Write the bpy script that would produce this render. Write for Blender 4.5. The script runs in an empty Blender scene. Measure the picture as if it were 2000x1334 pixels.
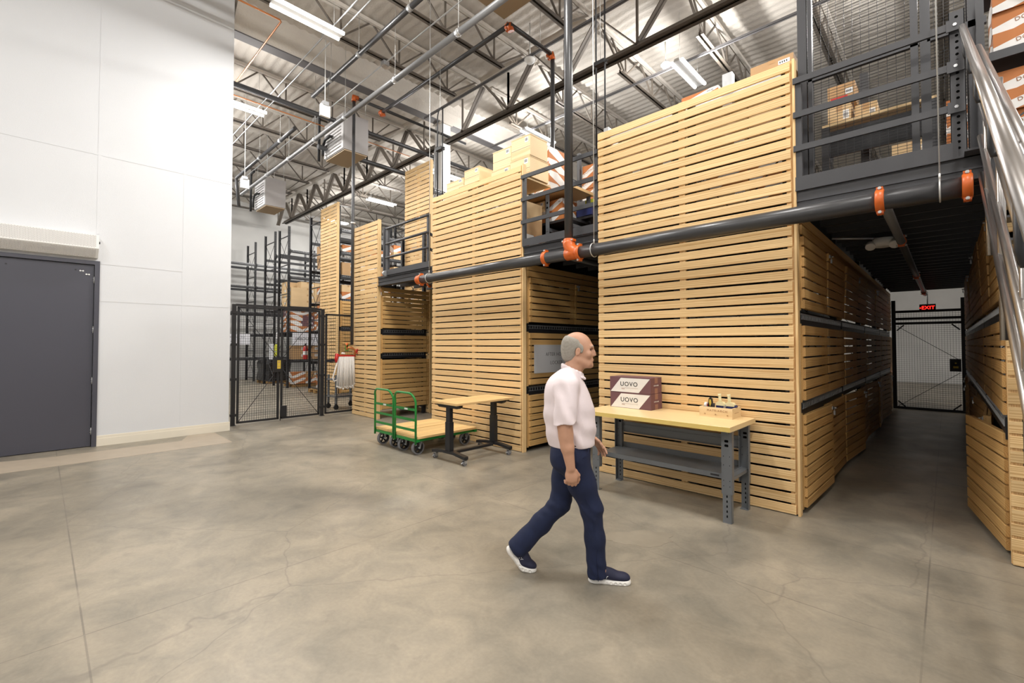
import bpy, math, random
import numpy as np
from mathutils import Vector, Matrix
random.seed(11)
S = bpy.context.scene
COL = S.collection
R = math.radians
# ------------------------------------------------------------------ camera
cd = bpy.data.cameras.new('camera'); cam = bpy.data.objects.new('camera', cd); COL.objects.link(cam)
cam.location = (0, 0, 1.62); cam.rotation_euler = (R(90 + 1.349), 0, R(43.82))
cd.sensor_width = 36; cd.lens = 885 / 2000 * 36; cd.shift_y = -14.4 / 2000
cd.clip_start = .02; cd.clip_end = 200
S.camera = cam
# ------------------------------------------------------------------ world, exposure
w = bpy.data.worlds.new('world'); S.world = w; w.use_nodes = True
w.node_tree.nodes['Background'].inputs[0].default_value = (1, 1, 1, 1)
w.node_tree.nodes['Background'].inputs[1].default_value = .05
S.view_settings.view_transform = 'Standard'; S.view_settings.look = 'None'
S.view_settings.gamma = 1; S.view_settings.use_curve_mapping = False
S.view_settings.exposure = 0.0
S.cycles.max_bounces = 8; S.cycles.diffuse_bounces = 5; S.cycles.glossy_bounces = 3
S.cycles.sample_clamp_indirect = 6
S.cycles.use_denoising = True
# ------------------------------------------------------------------ lamps: the hall's grid of 4 ft strip lights
LIGHT_Z = 7.28
GRID = [(x, y) for x in (-20.2, -16.1, -12.0, -7.93, -3.8, .4, 4.6) for y in (-2.95, 3.15, 9.3, 15.4)]  # rightmost column is unseen, added to brighten the ceiling on the right
GRID = [(x, y) for x, y in GRID if not (x < -5 and y < 0) and not (x > 0 and y > 12)]
def area(name, loc, sx, sy, power, rot=(0, 0, 0), color=(1, .972, .94)):
    l = bpy.data.lights.new(name, 'AREA'); l.shape = 'RECTANGLE'; l.size = sx; l.size_y = sy
    l.energy = power; l.color = color
    o = bpy.data.objects.new(name, l); o.location = loc; o.rotation_euler = rot
    COL.objects.link(o); return o
for i, (x, y) in enumerate(GRID):                                    # each lamp throws light down and out of its two sides
    p = (.7 if x < -9 else .16) if y > 12 else 1.0
    dn, sd = (146, 52) if (x > -9 and y < 5) else (140, 90) if (x > -9 and y < 12) else (132, 34 if y < 5 else 50)
    area('lamp_down', (x, y, LIGHT_Z - .05), .26, 1.18, dn * p)
    if (x, y) != (-7.93, 3.15): area('lamp_side', (x - .15, y, LIGHT_Z), .07, 1.18, sd * p, (0, R(90), 0))
    area('lamp_side', (x + .15, y, LIGHT_Z), .07, 1.18, sd * p, (0, R(-90), 0))


# ================================================================== materials
def newmat(name):
    m = bpy.data.materials.new(name); m.use_nodes = True
    nt = m.node_tree
    return m, nt, nt.nodes['Principled BSDF']
def N(nt, t, **kw):
    n = nt.nodes.new(t)
    for k, v in kw.items():
        if k.startswith('i_'):
            n.inputs[k[2:].replace('_', ' ')].default_value = v
        else: setattr(n, k, v)
    return n
def L(nt, a, b): nt.links.new(a, b)
def plain(name, col, rough=.5, metal=0., spec=.5, noise=0., nscale=8., bump=0., bscale=200.):
    m, nt, b = newmat(name)
    b.inputs['Base Color'].default_value = (*col, 1); b.inputs['Roughness'].default_value = rough
    b.inputs['Metallic'].default_value = metal
    b.inputs['Specular IOR Level'].default_value = spec
    tc = N(nt, 'ShaderNodeTexCoord')
    if noise:
        n = N(nt, 'ShaderNodeTexNoise'); n.inputs['Scale'].default_value = nscale; n.inputs['Detail'].default_value = 5
        L(nt, tc.outputs['Object'], n.inputs['Vector'])
        mr = N(nt, 'ShaderNodeMapRange'); mr.inputs['To Min'].default_value = 1 - noise; mr.inputs['To Max'].default_value = 1 + noise
        L(nt, n.outputs['Fac'], mr.inputs['Value'])
        mx = N(nt, 'ShaderNodeVectorMath', operation='SCALE'); mx.inputs[0].default_value = col
        L(nt, mr.outputs[0], mx.inputs['Scale']); L(nt, mx.outputs[0], b.inputs['Base Color'])
    if bump:
        n2 = N(nt, 'ShaderNodeTexNoise'); n2.inputs['Scale'].default_value = bscale; n2.inputs['Detail'].default_value = 3
        L(nt, tc.outputs['Object'], n2.inputs['Vector'])
        bp = N(nt, 'ShaderNodeBump'); bp.inputs['Strength'].default_value = bump; bp.inputs['Distance'].default_value = .01
        L(nt, n2.outputs['Fac'], bp.inputs['Height']); L(nt, bp.outputs[0], b.inputs['Normal'])
    return m
def emit(name, col, strength):
    m, nt, b = newmat(name)
    b.inputs['Base Color'].default_value = (*col, 1)
    b.inputs['Emission Color'].default_value = (*col, 1); b.inputs['Emission Strength'].default_value = strength
    return m
def wood(name, light, dark, vary=.12, gscale=1.0, rough=.55):
    """pine board, grain runs along the object's local X"""
    m, nt, b = newmat(name)
    tc = N(nt, 'ShaderNodeTexCoord'); oi = N(nt, 'ShaderNodeObjectInfo')
    off = N(nt, 'ShaderNodeVectorMath', operation='MULTIPLY'); off.inputs[1].default_value = (37, .95, .8)
    cmb = N(nt, 'ShaderNodeCombineXYZ')
    for k in range(3): L(nt, oi.outputs['Random'], cmb.inputs[k])
    L(nt, cmb.outputs[0], off.inputs[0])
    mp = N(nt, 'ShaderNodeMapping'); mp.inputs['Scale'].default_value = (.55 * gscale, 7 * gscale, 7 * gscale)
    L(nt, tc.outputs['Object'], mp.inputs['Vector'])
    ad = N(nt, 'ShaderNodeVectorMath', operation='ADD'); L(nt, mp.outputs[0], ad.inputs[0]); L(nt, off.outputs[0], ad.inputs[1])
    mp.inputs['Location'].default_value = (0, -.45, -.4)
    wv = N(nt, 'ShaderNodeTexWave', wave_type='RINGS', rings_direction='X')
    wv.inputs['Scale'].default_value = 3.6; wv.inputs['Distortion'].default_value = 4.2
    wv.inputs['Detail'].default_value = 2.5; wv.inputs['Detail Scale'].default_value = .9
    L(nt, ad.outputs[0], wv.inputs['Vector'])
    mp2 = N(nt, 'ShaderNodeMapping'); mp2.inputs['Scale'].default_value = (4, 160, 160)
    L(nt, tc.outputs['Object'], mp2.inputs['Vector'])
    fb = N(nt, 'ShaderNodeTexNoise'); fb.inputs['Scale'].default_value = 1; fb.inputs['Detail'].default_value = 2
    L(nt, mp2.outputs[0], fb.inputs['Vector'])
    lg = N(nt, 'ShaderNodeTexNoise'); lg.inputs['Scale'].default_value = .9; lg.inputs['Detail'].default_value = 2
    L(nt, ad.outputs[0], lg.inputs['Vector'])
    pw = N(nt, 'ShaderNodeMath', operation='POWER'); pw.inputs[1].default_value = 1.9; L(nt, wv.outputs['Fac'], pw.inputs[0])
    ml = N(nt, 'ShaderNodeMath', operation='MULTIPLY'); L(nt, pw.outputs[0], ml.inputs[0]); L(nt, lg.outputs['Fac'], ml.inputs[1])
    a2 = N(nt, 'ShaderNodeMath', operation='MULTIPLY_ADD'); a2.inputs[1].default_value = .22; L(nt, fb.outputs['Fac'], a2.inputs[0]); L(nt, ml.outputs[0], a2.inputs[2])
    mix = N(nt, 'ShaderNodeMix', data_type='RGBA'); mix.inputs[6].default_value = (*light, 1); mix.inputs[7].default_value = (*dark, 1)
    L(nt, a2.outputs[0], mix.inputs[0])
    mr = N(nt, 'ShaderNodeMapRange'); mr.inputs['To Min'].default_value = 1 - vary; mr.inputs['To Max'].default_value = 1 + vary * .5
    L(nt, oi.outputs['Random'], mr.inputs['Value'])
    sc = N(nt, 'ShaderNodeVectorMath', operation='SCALE'); L(nt, mix.outputs[2], sc.inputs[0]); L(nt, mr.outputs[0], sc.inputs['Scale'])
    L(nt, sc.outputs[0], b.inputs['Base Color']); b.inputs['Roughness'].default_value = rough
    b.inputs['Specular IOR Level'].default_value = .35
    return m
M = {}
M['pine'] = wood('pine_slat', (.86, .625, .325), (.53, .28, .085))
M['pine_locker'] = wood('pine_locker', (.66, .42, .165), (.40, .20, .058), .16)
M['pine_pale'] = wood('pine_crate', (.84, .66, .40), (.66, .44, .20), .08, .7)
M['maple'] = wood('maple_top', (.86, .66, .36), (.74, .52, .24), .03, 1.3, .32)
M['deckwood'] = wood('trolley_board', (.83, .58, .27), (.60, .36, .12), .14)
M['butcher'] = wood('butcher_block', (.78, .53, .25), (.58, .34, .12), .12)
M['edge'] = plain('maple_edge', (.72, .53, .16), .35)
M['black'] = plain('black_steel', (.018, .018, .02), .42, spec=.4)
M['char'] = plain('charcoal_steel', (.050, .050, .054), .42, spec=.45, noise=.06, nscale=3)
M['chard'] = plain('dark_deck_steel', (.022, .022, .024), .4)
M['grey'] = plain('grey_enamel', (.145, .155, .165), .38, spec=.5)
M['galv'] = plain('galvanised', (.50, .51, .52), .35, .7, noise=.15, nscale=20)
M['zinc'] = plain('zinc_rod', (.60, .60, .58), .4, .5)
M['joist'] = plain('joist_paint', (.125, .105, .085), .6, noise=.15, nscale=4)
M['flange'] = plain('beam_grey', (.14, .135, .14), .6)
M['orange'] = plain('orange_fitting', (.60, .115, .012), .38)
M['copper'] = plain('copper_pipe', (.52, .20, .07), .35, .6)
M['pipe'] = plain('black_pipe', (.040, .040, .042), .33, spec=.6)
M['pipegrey'] = plain('grey_pipe', (.13, .13, .13), .4)
M['stainless'] = plain('brushed_stainless', (.42, .40, .385), .28, 1.)
M['green'] = plain('green_paint', (.012, .215, .035), .3)
M['rubber'] = plain('black_rubber', (.012, .012, .013), .55)
M['tyre'] = plain('grey_tyre', (.17, .17, .18), .6)
M['white'] = plain('white_paint', (.82, .82, .80), .45)
M['hole'] = plain('dark_hole', (.004, .004, .004), .95, spec=0)
M['paper'] = plain('white_label', (.80, .80, .80), .6)
M['lav'] = plain('paper_sign', (.72, .72, .76), .6)
M['ink'] = plain('black_ink', (.02, .02, .022), .6)
M['inkbrown'] = plain('brown_ink', (.30, .13, .055), .7)
M['silver'] = plain('silver_sign', (.60, .60, .61), .4, 0)
M['kraft'] = plain('kraft_card', (.44, .27, .13), .75, noise=.08, nscale=6)
M['kraftpale'] = plain('pale_card', (.62, .44, .24), .75, noise=.08, nscale=6)
M['ocard'] = plain('orange_card', (.47, .165, .045), .7, noise=.06, nscale=6)
M['wcard'] = plain('white_card', (.76, .74, .71), .7)
M['plum'] = plain('plum_card', (.145, .066, .075), .65)
M['plumtape'] = plain('plum_tape', (.26, .13, .10), .35)
M['tape'] = plain('parcel_tape', (.46, .27, .12), .3)
M['foamtube'] = plain('lamp_housing', (.75, .75, .74), .5)
M['tube'] = emit('lamp_tube', (1, .985, .96), 9)
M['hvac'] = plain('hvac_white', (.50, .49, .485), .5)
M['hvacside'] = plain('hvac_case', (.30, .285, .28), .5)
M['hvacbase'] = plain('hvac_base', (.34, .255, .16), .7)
M['door'] = plain('door_paint', (.060, .060, .078), .32, spec=.5)
M['red'] = plain('red_paint', (.50, .02, .018), .35)
M['hose'] = plain('hose_cloth', (.74, .72, .69), .8, noise=.1, nscale=40)
M['yellow'] = plain('yellow_tag', (.62, .44, .05), .5)
M['yellowv'] = plain('yellow_vest', (.72, .74, .06), .6)
M['exit'] = emit('exit_red', (1, .015, .01), 5)
M['blue'] = plain('blue_plastic', (.016, .028, .12), .35)
M['ivory'] = plain('ivory_plastic', (.78, .70, .42), .4)
M['wrap'] = plain('black_wrap', (.016, .016, .018), .22, spec=.7, bump=.8, bscale=9)
M['skin'] = plain('skin', (.52, .285, .185), .5, noise=.10, nscale=16)
M['hair'] = plain('grey_hair', (.31, .285, .245), .8, noise=.25, nscale=60, bump=.15, bscale=150)
M['shirt'] = plain('pale_pink_shirt', (.80, .70, .715), .8, noise=.03, nscale=30, bump=.15, bscale=300)
M['jeans'] = plain('indigo_denim', (.0062, .0125, .046), .85, noise=.34, nscale=14, bump=.2, bscale=400)
M['navy'] = plain('navy_knit', (.012, .014, .04), .7, noise=.15, nscale=60)
M['sole'] = plain('white_sole', (.78, .76, .72), .5)
M['eye'] = plain('eye', (.05, .04, .035), .2)
M['lip'] = plain('lip', (.40, .17, .13), .5)
M['foam'] = plain('spray_foam', (.60, .56, .505), .85, noise=.14, nscale=1.2, bump=1.0, bscale=22)
M['plate'] = plain('perforated_white', (.66, .65, .645), .45)
M['platedark'] = plain('perforation_shadow', (.36, .34, .33), .6)

def concrete():
    m, nt, b = newmat('polished_concrete')
    tc = N(nt, 'ShaderNodeTexCoord'); P = tc.outputs['Object']
    def noise(scale, det=6, dist=0., rough=.55, vec=None):
        n = N(nt, 'ShaderNodeTexNoise'); n.inputs['Scale'].default_value = scale; n.inputs['Detail'].default_value = det
        n.inputs['Distortion'].default_value = dist; n.inputs['Roughness'].default_value = rough
        L(nt, vec or P, n.inputs['Vector']); return n.outputs['Fac']
    def ramp(v, stops):
        r = N(nt, 'ShaderNodeValToRGB'); el = r.color_ramp.elements
        while len(el) < len(stops): el.new(.5)
        for e, (p, c) in zip(el, stops): e.position = p; e.color = (*c, 1)
        L(nt, v, r.inputs[0]); return r.outputs[0]
    def mixc(f, a, c, mode='MIX', fac=None):
        x = N(nt, 'ShaderNodeMix', data_type='RGBA', blend_type=mode)
        if f is None: x.inputs[0].default_value = fac
        else: L(nt, f, x.inputs[0])
        L(nt, a, x.inputs[6])
        if isinstance(c, tuple): x.inputs[7].default_value = (*c, 1)
        else: L(nt, c, x.inputs[7])
        return x.outputs[2]
    base = ramp(noise(.55, 8, .6), [(.34, (.205, .186, .152)), (.50, (.290, .258, .205)), (.62, (.360, .317, .250))])
    mot = ramp(noise(3.2, 8, .8, .65), [(.30, (.70, .72, .73)), (.6, (1.08, 1.06, 1.03))])
    c = mixc(None, base, mot, 'MULTIPLY', .8)
    fine = ramp(noise(42, 5), [(.3, (.90, .90, .90)), (.7, (1.06, 1.06, 1.05))])
    c = mixc(None, c, fine, 'MULTIPLY', .7)
    # dark blotchy stains
    st = ramp(noise(1.25, 9, 1.6, .7), [(.60, (0, 0, 0)), (.68, (1, 1, 1))])
    sf = N(nt, 'ShaderNodeMath', operation='MULTIPLY'); sf.inputs[1].default_value = .30; L(nt, st, sf.inputs[0])
    c = mixc(sf.outputs[0], c, (.165, .150, .125))
    sp = N(nt, 'ShaderNodeTexVoronoi'); sp.inputs['Scale'].default_value = 3.1; sp.inputs['Randomness'].default_value = 1
    wv = N(nt, 'ShaderNodeVectorMath', operation='ADD'); nz = N(nt, 'ShaderNodeTexNoise'); nz.inputs['Scale'].default_value = 5
    L(nt, P, nz.inputs['Vector'])
    nsx = N(nt, 'ShaderNodeVectorMath', operation='SCALE'); nsx.inputs['Scale'].default_value = .12; L(nt, nz.outputs['Color'], nsx.inputs[0])
    L(nt, P, wv.inputs[0]); L(nt, nsx.outputs[0], wv.inputs[1]); L(nt, wv.outputs[0], sp.inputs['Vector'])
    spr = ramp(sp.outputs['Distance'], [(.06, (1, 1, 1)), (.10, (0, 0, 0))])
    sf2 = N(nt, 'ShaderNodeMath', operation='MULTIPLY'); sf2.inputs[1].default_value = .28; L(nt, spr, sf2.inputs[0])
    c = mixc(sf2.outputs[0], c, (.20, .18, .15))
    # hairline cracks
    vc = N(nt, 'ShaderNodeTexVoronoi', feature='DISTANCE_TO_EDGE'); vc.inputs['Scale'].default_value = .42; L(nt, wv.outputs[0], vc.inputs['Vector'])
    cr = ramp(vc.outputs['Distance'], [(.0, (1, 1, 1)), (.0035, (0, 0, 0))])
    cf = N(nt, 'ShaderNodeMath', operation='MULTIPLY'); cf.inputs[1].default_value = .35; L(nt, cr, cf.inputs[0])
    c = mixc(cf.outputs[0], c, (.13, .115, .10))
    # sawn control joints (x = const, y = const)
    sx = N(nt, 'ShaderNodeSeparateXYZ'); L(nt, P, sx.inputs[0])
    acc = None
    for ax, vals in ((0, (-.118, -3.5, -7.0, -10.5, 3.3)), (1, (4.6, 3.34, .2, 8.2, -3.2, 11.8))):
        for v in vals:
            d = N(nt, 'ShaderNodeMath', operation='COMPARE'); d.inputs[1].default_value = v; d.inputs[2].default_value = .0045
            L(nt, sx.outputs[ax], d.inputs[0])
            if acc is None: acc = d.outputs[0]
            else:
                mx = N(nt, 'ShaderNodeMath', operation='MAXIMUM'); L(nt, acc, mx.inputs[0]); L(nt, d.outputs[0], mx.inputs[1]); acc = mx.outputs[0]
    brk = ramp(noise(1.7, 4), [(.38, (.2, .2, .2)), (.55, (1, 1, 1))])
    jm = N(nt, 'ShaderNodeMath', operation='MULTIPLY'); L(nt, acc, jm.inputs[0]); L(nt, brk, jm.inputs[1])
    jf = N(nt, 'ShaderNodeMath', operation='MULTIPLY'); jf.inputs[1].default_value = .55; L(nt, jm.outputs[0], jf.inputs[0])
    c = mixc(jf.outputs[0], c, (.12, .105, .09))
    L(nt, c, b.inputs['Base Color'])
    rr = N(nt, 'ShaderNodeMapRange'); rr.inputs['To Min'].default_value = .24; rr.inputs['To Max'].default_value = .50
    L(nt, noise(2.2, 5, .4), rr.inputs['Value']); L(nt, rr.outputs[0], b.inputs['Roughness'])
    b.inputs['Specular IOR Level'].default_value = .45
    bp = N(nt, 'ShaderNodeBump'); bp.inputs['Strength'].default_value = .12; bp.inputs['Distance'].default_value = .004
    L(nt, noise(30, 4), bp.inputs['Height']); L(nt, bp.outputs[0], b.inputs['Normal'])
    return m
M['concrete'] = concrete()
M['patch'] = plain('pale_infill', (.44, .37, .285), .5, noise=.12, nscale=5)
M['patch2'] = plain('floor_repair', (.275, .240, .185), .45, noise=.14, nscale=9)
M['patchdark'] = plain('worn_patch', (.215, .20, .175), .35, noise=.2, nscale=7)
M['wall'] = plain('white_wall', (.655, .67, .69), .55, noise=.03, nscale=1.2, bump=.12, bscale=120)
M['tilt'] = plain('grey_tilt_up', (.56, .555, .535), .8, noise=.22, nscale=.9)
M['base'] = plain('cream_baseboard', (.74, .69, .58), .5)

# ================================================================== mesh helpers
class MB:
    def __init__(s): s.v = []; s.f = []; s.m = []; s.s = []
    def face(s, idx, m=0, sm=False): s.f.append(idx); s.m.append(m); s.s.append(sm)
    def quad(s, pts, m=0):
        k = len(s.v); s.v += [tuple(p) for p in pts]; s.face(tuple(range(k, k + len(pts))), m)
    def box(s, c, d, m=0, rot=None):
        k = len(s.v); hx, hy, hz = d[0] / 2, d[1] / 2, d[2] / 2
        for x in (-hx, hx):
            for y in (-hy, hy):
                for z in (-hz, hz):
                    p = Vector((x, y, z))
                    if rot is not None: p = rot @ p
                    s.v.append((c[0] + p[0], c[1] + p[1], c[2] + p[2]))
        for q in ((0, 1, 3, 2), (4, 6, 7, 5), (0, 4, 5, 1), (2, 3, 7, 6), (0, 2, 6, 4), (1, 5, 7, 3)):
            s.face(tuple(k + i for i in q), m)
        return s
    def b2(s, lo, hi, m=0):
        return s.box([(a + b) / 2 for a, b in zip(lo, hi)], [abs(b - a) for a, b in zip(lo, hi)], m)
    def bar(s, a, b, w, h, m=0, up=(0, 0, 1)):
        a = Vector(a); b = Vector(b); x = (b - a); ln = x.length; x.normalize(); u = Vector(up)
        if abs(x.dot(u)) > .98: u = Vector((0, 1, 0))
        y = u.cross(x).normalized(); z = x.cross(y)
        rot = Matrix((x, y, z)).transposed()
        return s.box((a + b) / 2, (ln, w, h), m, rot)
    def tube(s, path, r, n=10, m=0, caps=True, closed=False):
        P = [Vector(p) for p in path]; k0 = len(s.v); cnt = len(P)
        rr = r if isinstance(r, (list, tuple)) else [r] * cnt
        prev = None
        for i, p in enumerate(P):
            if closed: t = P[(i + 1) % cnt] - P[i - 1]
            else: t = (P[min(i + 1, cnt - 1)] - P[max(i - 1, 0)])
            t.normalize()
            if prev is None:
                u = Vector((0, 0, 1)) if abs(t.z) < .9 else Vector((1, 0, 0))
                y = u.cross(t).normalized()
            else: y = (prev - t * prev.dot(t)).normalized()
            prev = y; z = t.cross(y)
            for j in range(n):
                a = 2 * math.pi * j / n
                q = p + (y * math.cos(a) + z * math.sin(a)) * rr[i]
                s.v.append(tuple(q))
        for i in range(cnt if closed else cnt - 1):
            i2 = (i + 1) % cnt
            for j in range(n):
                j2 = (j + 1) % n
                s.face((k0 + i * n + j, k0 + i * n + j2, k0 + i2 * n + j2, k0 + i2 * n + j), m, True)
        if caps and not closed:
            s.face(tuple(k0 + j for j in reversed(range(n))), m)
            s.face(tuple(k0 + (cnt - 1) * n + j for j in range(n)), m)
        return s
    def cyl(s, a, b, r, n=12, m=0): return s.tube([a, b], r, n, m)
    def prism(s, poly, z0, z1, m=0, axes=(0, 1, 2)):
        k = len(s.v); n = len(poly)
        for z in (z0, z1):
            for p in poly:
                q = [0, 0, 0]; q[axes[0]] = p[0]; q[axes[1]] = p[1]; q[axes[2]] = z; s.v.append(tuple(q))
        s.face(tuple(k + i for i in reversed(range(n))), m); s.face(tuple(k + n + i for i in range(n)), m)
        for i in range(n): s.face((k + i, k + (i + 1) % n, k + n + (i + 1) % n, k + n + i), m)
        return s
    def mesh(s, name, mats):
        me = bpy.data.meshes.new(name); me.from_pydata(s.v, [], s.f)
        for a in mats: me.materials.append(M[a] if isinstance(a, str) else a)
        me.polygons.foreach_set('material_index', s.m); me.polygons.foreach_set('use_smooth', s.s)
        me.update(); return me
def obj(name, me, parent=None, loc=(0, 0, 0), rot=(0, 0, 0)):
    if isinstance(me, tuple): me = me[0].mesh(name, me[1])
    o = bpy.data.objects.new(name, me); COL.objects.link(o)
    o.location = loc; o.rotation_euler = rot
    if parent is not None: o.parent = parent
    return o
def tag(o, label, cat, group=None):
    o['label'] = label; o['category'] = cat
    if group: o['group'] = group
    return o
def thing(name, label, cat, loc=(0, 0, 0), rz=0, group=None):
    o = bpy.data.objects.new(name, None); COL.objects.link(o); o.empty_display_size = .1
    o.location = loc; o.rotation_euler = (0, 0, rz)
    return tag(o, label, cat, group)
def struct(name, mb, mats, parent=None, loc=(0, 0, 0)):
    o = obj(name, mb.mesh(name, mats), parent, loc)
    if parent is None: o['kind'] = 'structure'
    return o
CACHE = {}
def cboard(dx, dy, dz, mat, c=.003):
    """board with its four long edges eased, long axis X"""
    key = ('cb', round(dx, 3), round(dy, 3), round(dz, 3), mat)
    if key not in CACHE:
        b = MB(); hy, hz = dy / 2, dz / 2
        poly = [(-hy + c, -hz), (hy - c, -hz), (hy, -hz + c), (hy, hz - c), (hy - c, hz), (-hy + c, hz), (-hy, hz - c), (-hy, -hz + c)]
        b.prism(poly, -dx / 2, dx / 2, 0, (1, 2, 0))
        CACHE[key] = b.mesh('board', [mat])
    return CACHE[key]
def boxmesh(dx, dy, dz, mat):
    key = ('bx', round(dx, 4), round(dy, 4), round(dz, 4), mat)
    if key not in CACHE:
        CACHE[key] = MB().box((0, 0, 0), (dx, dy, dz)).mesh('box', [mat])
    return CACHE[key]
def textmesh(body, size, mat, align='CENTER', thin=0., extrude=.0004, space=1., linesp=1.):
    key = ('tx', body, size, mat, align, thin, space)
    if key in CACHE: return CACHE[key]
    c = bpy.data.curves.new('text', 'FONT'); c.body = body; c.size = size; c.align_x = align; c.align_y = 'CENTER'
    c.extrude = extrude; c.offset = thin; c.space_character = space; c.space_line = linesp; c.resolution_u = 3
    o = bpy.data.objects.new('text', c); COL.objects.link(o)
    dg = bpy.context.evaluated_depsgraph_get(); dg.update()
    me = bpy.data.meshes.new_from_object(o.evaluated_get(dg))
    bpy.data.objects.remove(o); me.materials.clear(); me.materials.append(M[mat])
    CACHE[key] = me; return me
ORD = ['first', 'second', 'third', 'fourth', 'fifth', 'sixth', 'seventh', 'eighth', 'ninth', 'tenth', 'eleventh', 'twelfth', 'thirteenth', 'fourteenth', 'fifteenth', 'sixteenth']

# ================================================================== structure
ZC = 8.35
fl = MB().b2((-24.2, -7, -.2), (9, 27, 0)); struct('floor', fl, ['concrete'])
# corrugated, foam-sprayed roof deck
nx, ny = 132, 800
xs = np.linspace(-24.2, 9, nx); ys = np.linspace(-7, 27, ny)
rng = np.random.default_rng(3)
def vnoise(X, Y, s, seed):
    r = np.random.default_rng(seed); g = r.random((400, 400))
    x = X * s + 100; y = Y * s + 100; xi = np.floor(x).astype(int); yi = np.floor(y).astype(int)
    fx = x - xi; fy = y - yi; fx = fx * fx * (3 - 2 * fx); fy = fy * fy * (3 - 2 * fy)
    a = g[xi % 400, yi % 400]; b = g[(xi + 1) % 400, yi % 400]; c = g[xi % 400, (yi + 1) % 400]; d = g[(xi + 1) % 400, (yi + 1) % 400]
    return (a * (1 - fx) + b * fx) * (1 - fy) + (c * (1 - fx) + d * fx) * fy
Xg, Yg = np.meshgrid(xs, ys, indexing='ij')
ph = 2 * np.pi * Yg / .20 + 1.6 * vnoise(Xg, Yg, .8, 5)
Zg = ZC + .016 * np.sin(ph) * (.45 + .9 * vnoise(Xg, Yg, .9, 1)) + .035 * (vnoise(Xg, Yg, 2.2, 2) - .5) + .03 * (vnoise(Xg, Yg, .6, 4) - .5)
vv = np.stack([Xg, Yg, Zg], -1).reshape(-1, 3)
ii = np.arange(nx * ny).reshape(nx, ny)
ff = np.stack([ii[:-1, :-1], ii[:-1, 1:], ii[1:, 1:], ii[1:, :-1]], -1).reshape(-1, 4)
me = bpy.data.meshes.new('ceiling'); me.from_pydata(vv.tolist(), [], ff.tolist())
me.polygons.foreach_set('use_smooth', [True] * len(me.polygons)); me.materials.append(M['foam'])
o = obj('ceiling', me); o['kind'] = 'structure'
struct('wall_back', MB().b2((-24.2, 26.2, 0), (9, 26.6, 8.5)), ['tilt'])
struct('wall_right', MB().b2((8.6, -7, 0), (9, 26.2, 8.5)), ['wall'])
struct('wall_front', MB().b2((-9.9, -7, 0), (8.6, -6.7, 8.5)), ['wall'])
wf = struct('wall_far', MB().b2((-24.2, 2.6, 0), (-23.8, 26.2, 8.5)), ['tilt'])
for k, z in enumerate((1.45, 2.9, 4.35)):
    obj('form_joint', MB().b2((-23.8, 2.6, z), (-23.79, 26.2, z + .03)).mesh('form_joint', ['tilt']), wf)
struct('wall_side', MB().b2((-24.2, 2.2, 0), (-9.98, 2.5, 8.5)), ['wall'])
# white partition with the tall door
WX = -9.83
wl = MB()
wl.b2((WX - .15, .65, 0), (WX, 2.5, 8.5)); wl.b2((WX - .15, -1.75, 2.96), (WX, .65, 8.5)); wl.b2((WX - .15, -6.7, 0), (WX, -1.75, 8.5))
wleft = struct('wall_left', wl, ['wall'])
sm = MB()
for z in (2.94, 4.70): sm.b2((WX, .66 if z < 4 else -6, z - .02), (WX + .004, 1.76 if z < 4 else 2.49, z + .02))
sm.b2((WX, .66, 2.32), (WX + .004, 2.49, 2.36)); sm.b2((WX, 1.74, .2), (WX + .0035, 1.78, 4.7)); sm.b2((WX, .60, 3.4), (WX + .0035, .64, 8.4))
obj('taped_seam', sm.mesh('taped_seam', ['wall']), wleft)
bb = MB(); bb.b2((WX, .645, 0), (WX + .022, 2.5, .12)); bb.b2((WX, .645, .12), (WX + .014, 2.5, .155)); bb.b2((WX, .645, .155), (WX + .008, 2.5, .165))
bb.b2((WX - .15, 2.5, 0), (WX + .022, 2.515, .16)); struct('baseboard_left', bb, ['base'])
fr = MB(); fr.b2((WX - .12, .59, 0), (WX + .03, .65, 2.96)); fr.b2((WX - .12, -1.75, 2.90), (WX + .03, .59, 2.96)); fr.b2((WX - .12, -1.81, 0), (WX + .03, -1.75, 2.96))
dr = struct('door_1', fr, ['door'])
leaf = obj('door_leaf', MB().b2((WX - .07, -.60, .012), (WX - .02, .582, 2.893)).mesh('door_leaf', ['door']), dr)
obj('door_leaf', MB().b2((WX - .07, -1.745, .012), (WX - .02, -.606, 2.893)).mesh('door_leaf', ['door']), dr)
for z in (2.66, 1.86, 1.05, .25):
    hb = MB().cyl((WX + .0, .586, z - .055), (WX + .0, .586, z + .055), .009, 8)
    for t in (-.02, .02): hb.b2((WX - .019, .572, z + t - .002), (WX + .012, .6, z + t + .002))
    obj('hinge', hb.mesh('hinge', ['galv']), dr)
for y, z in ((.44, 2.79), (.51, 2.74)):
    cb = MB()
    for t in (-.016, .016): cb.tube([(WX - .02, y + t, z), (WX - .008, y + t, z)], .011, 10)
    cb.b2((WX - .02, y - .016, z - .003), (WX - .014, y + .016, z + .003))
    obj('door_contact', cb.mesh('door_contact', ['white']), leaf)
for y in (.37, -.36): obj('drilled_hole', MB().cyl((WX - .0201, y, 2.80), (WX - .0185, y, 2.80), .012, 10).mesh('drilled_hole', ['ink']), leaf)
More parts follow.
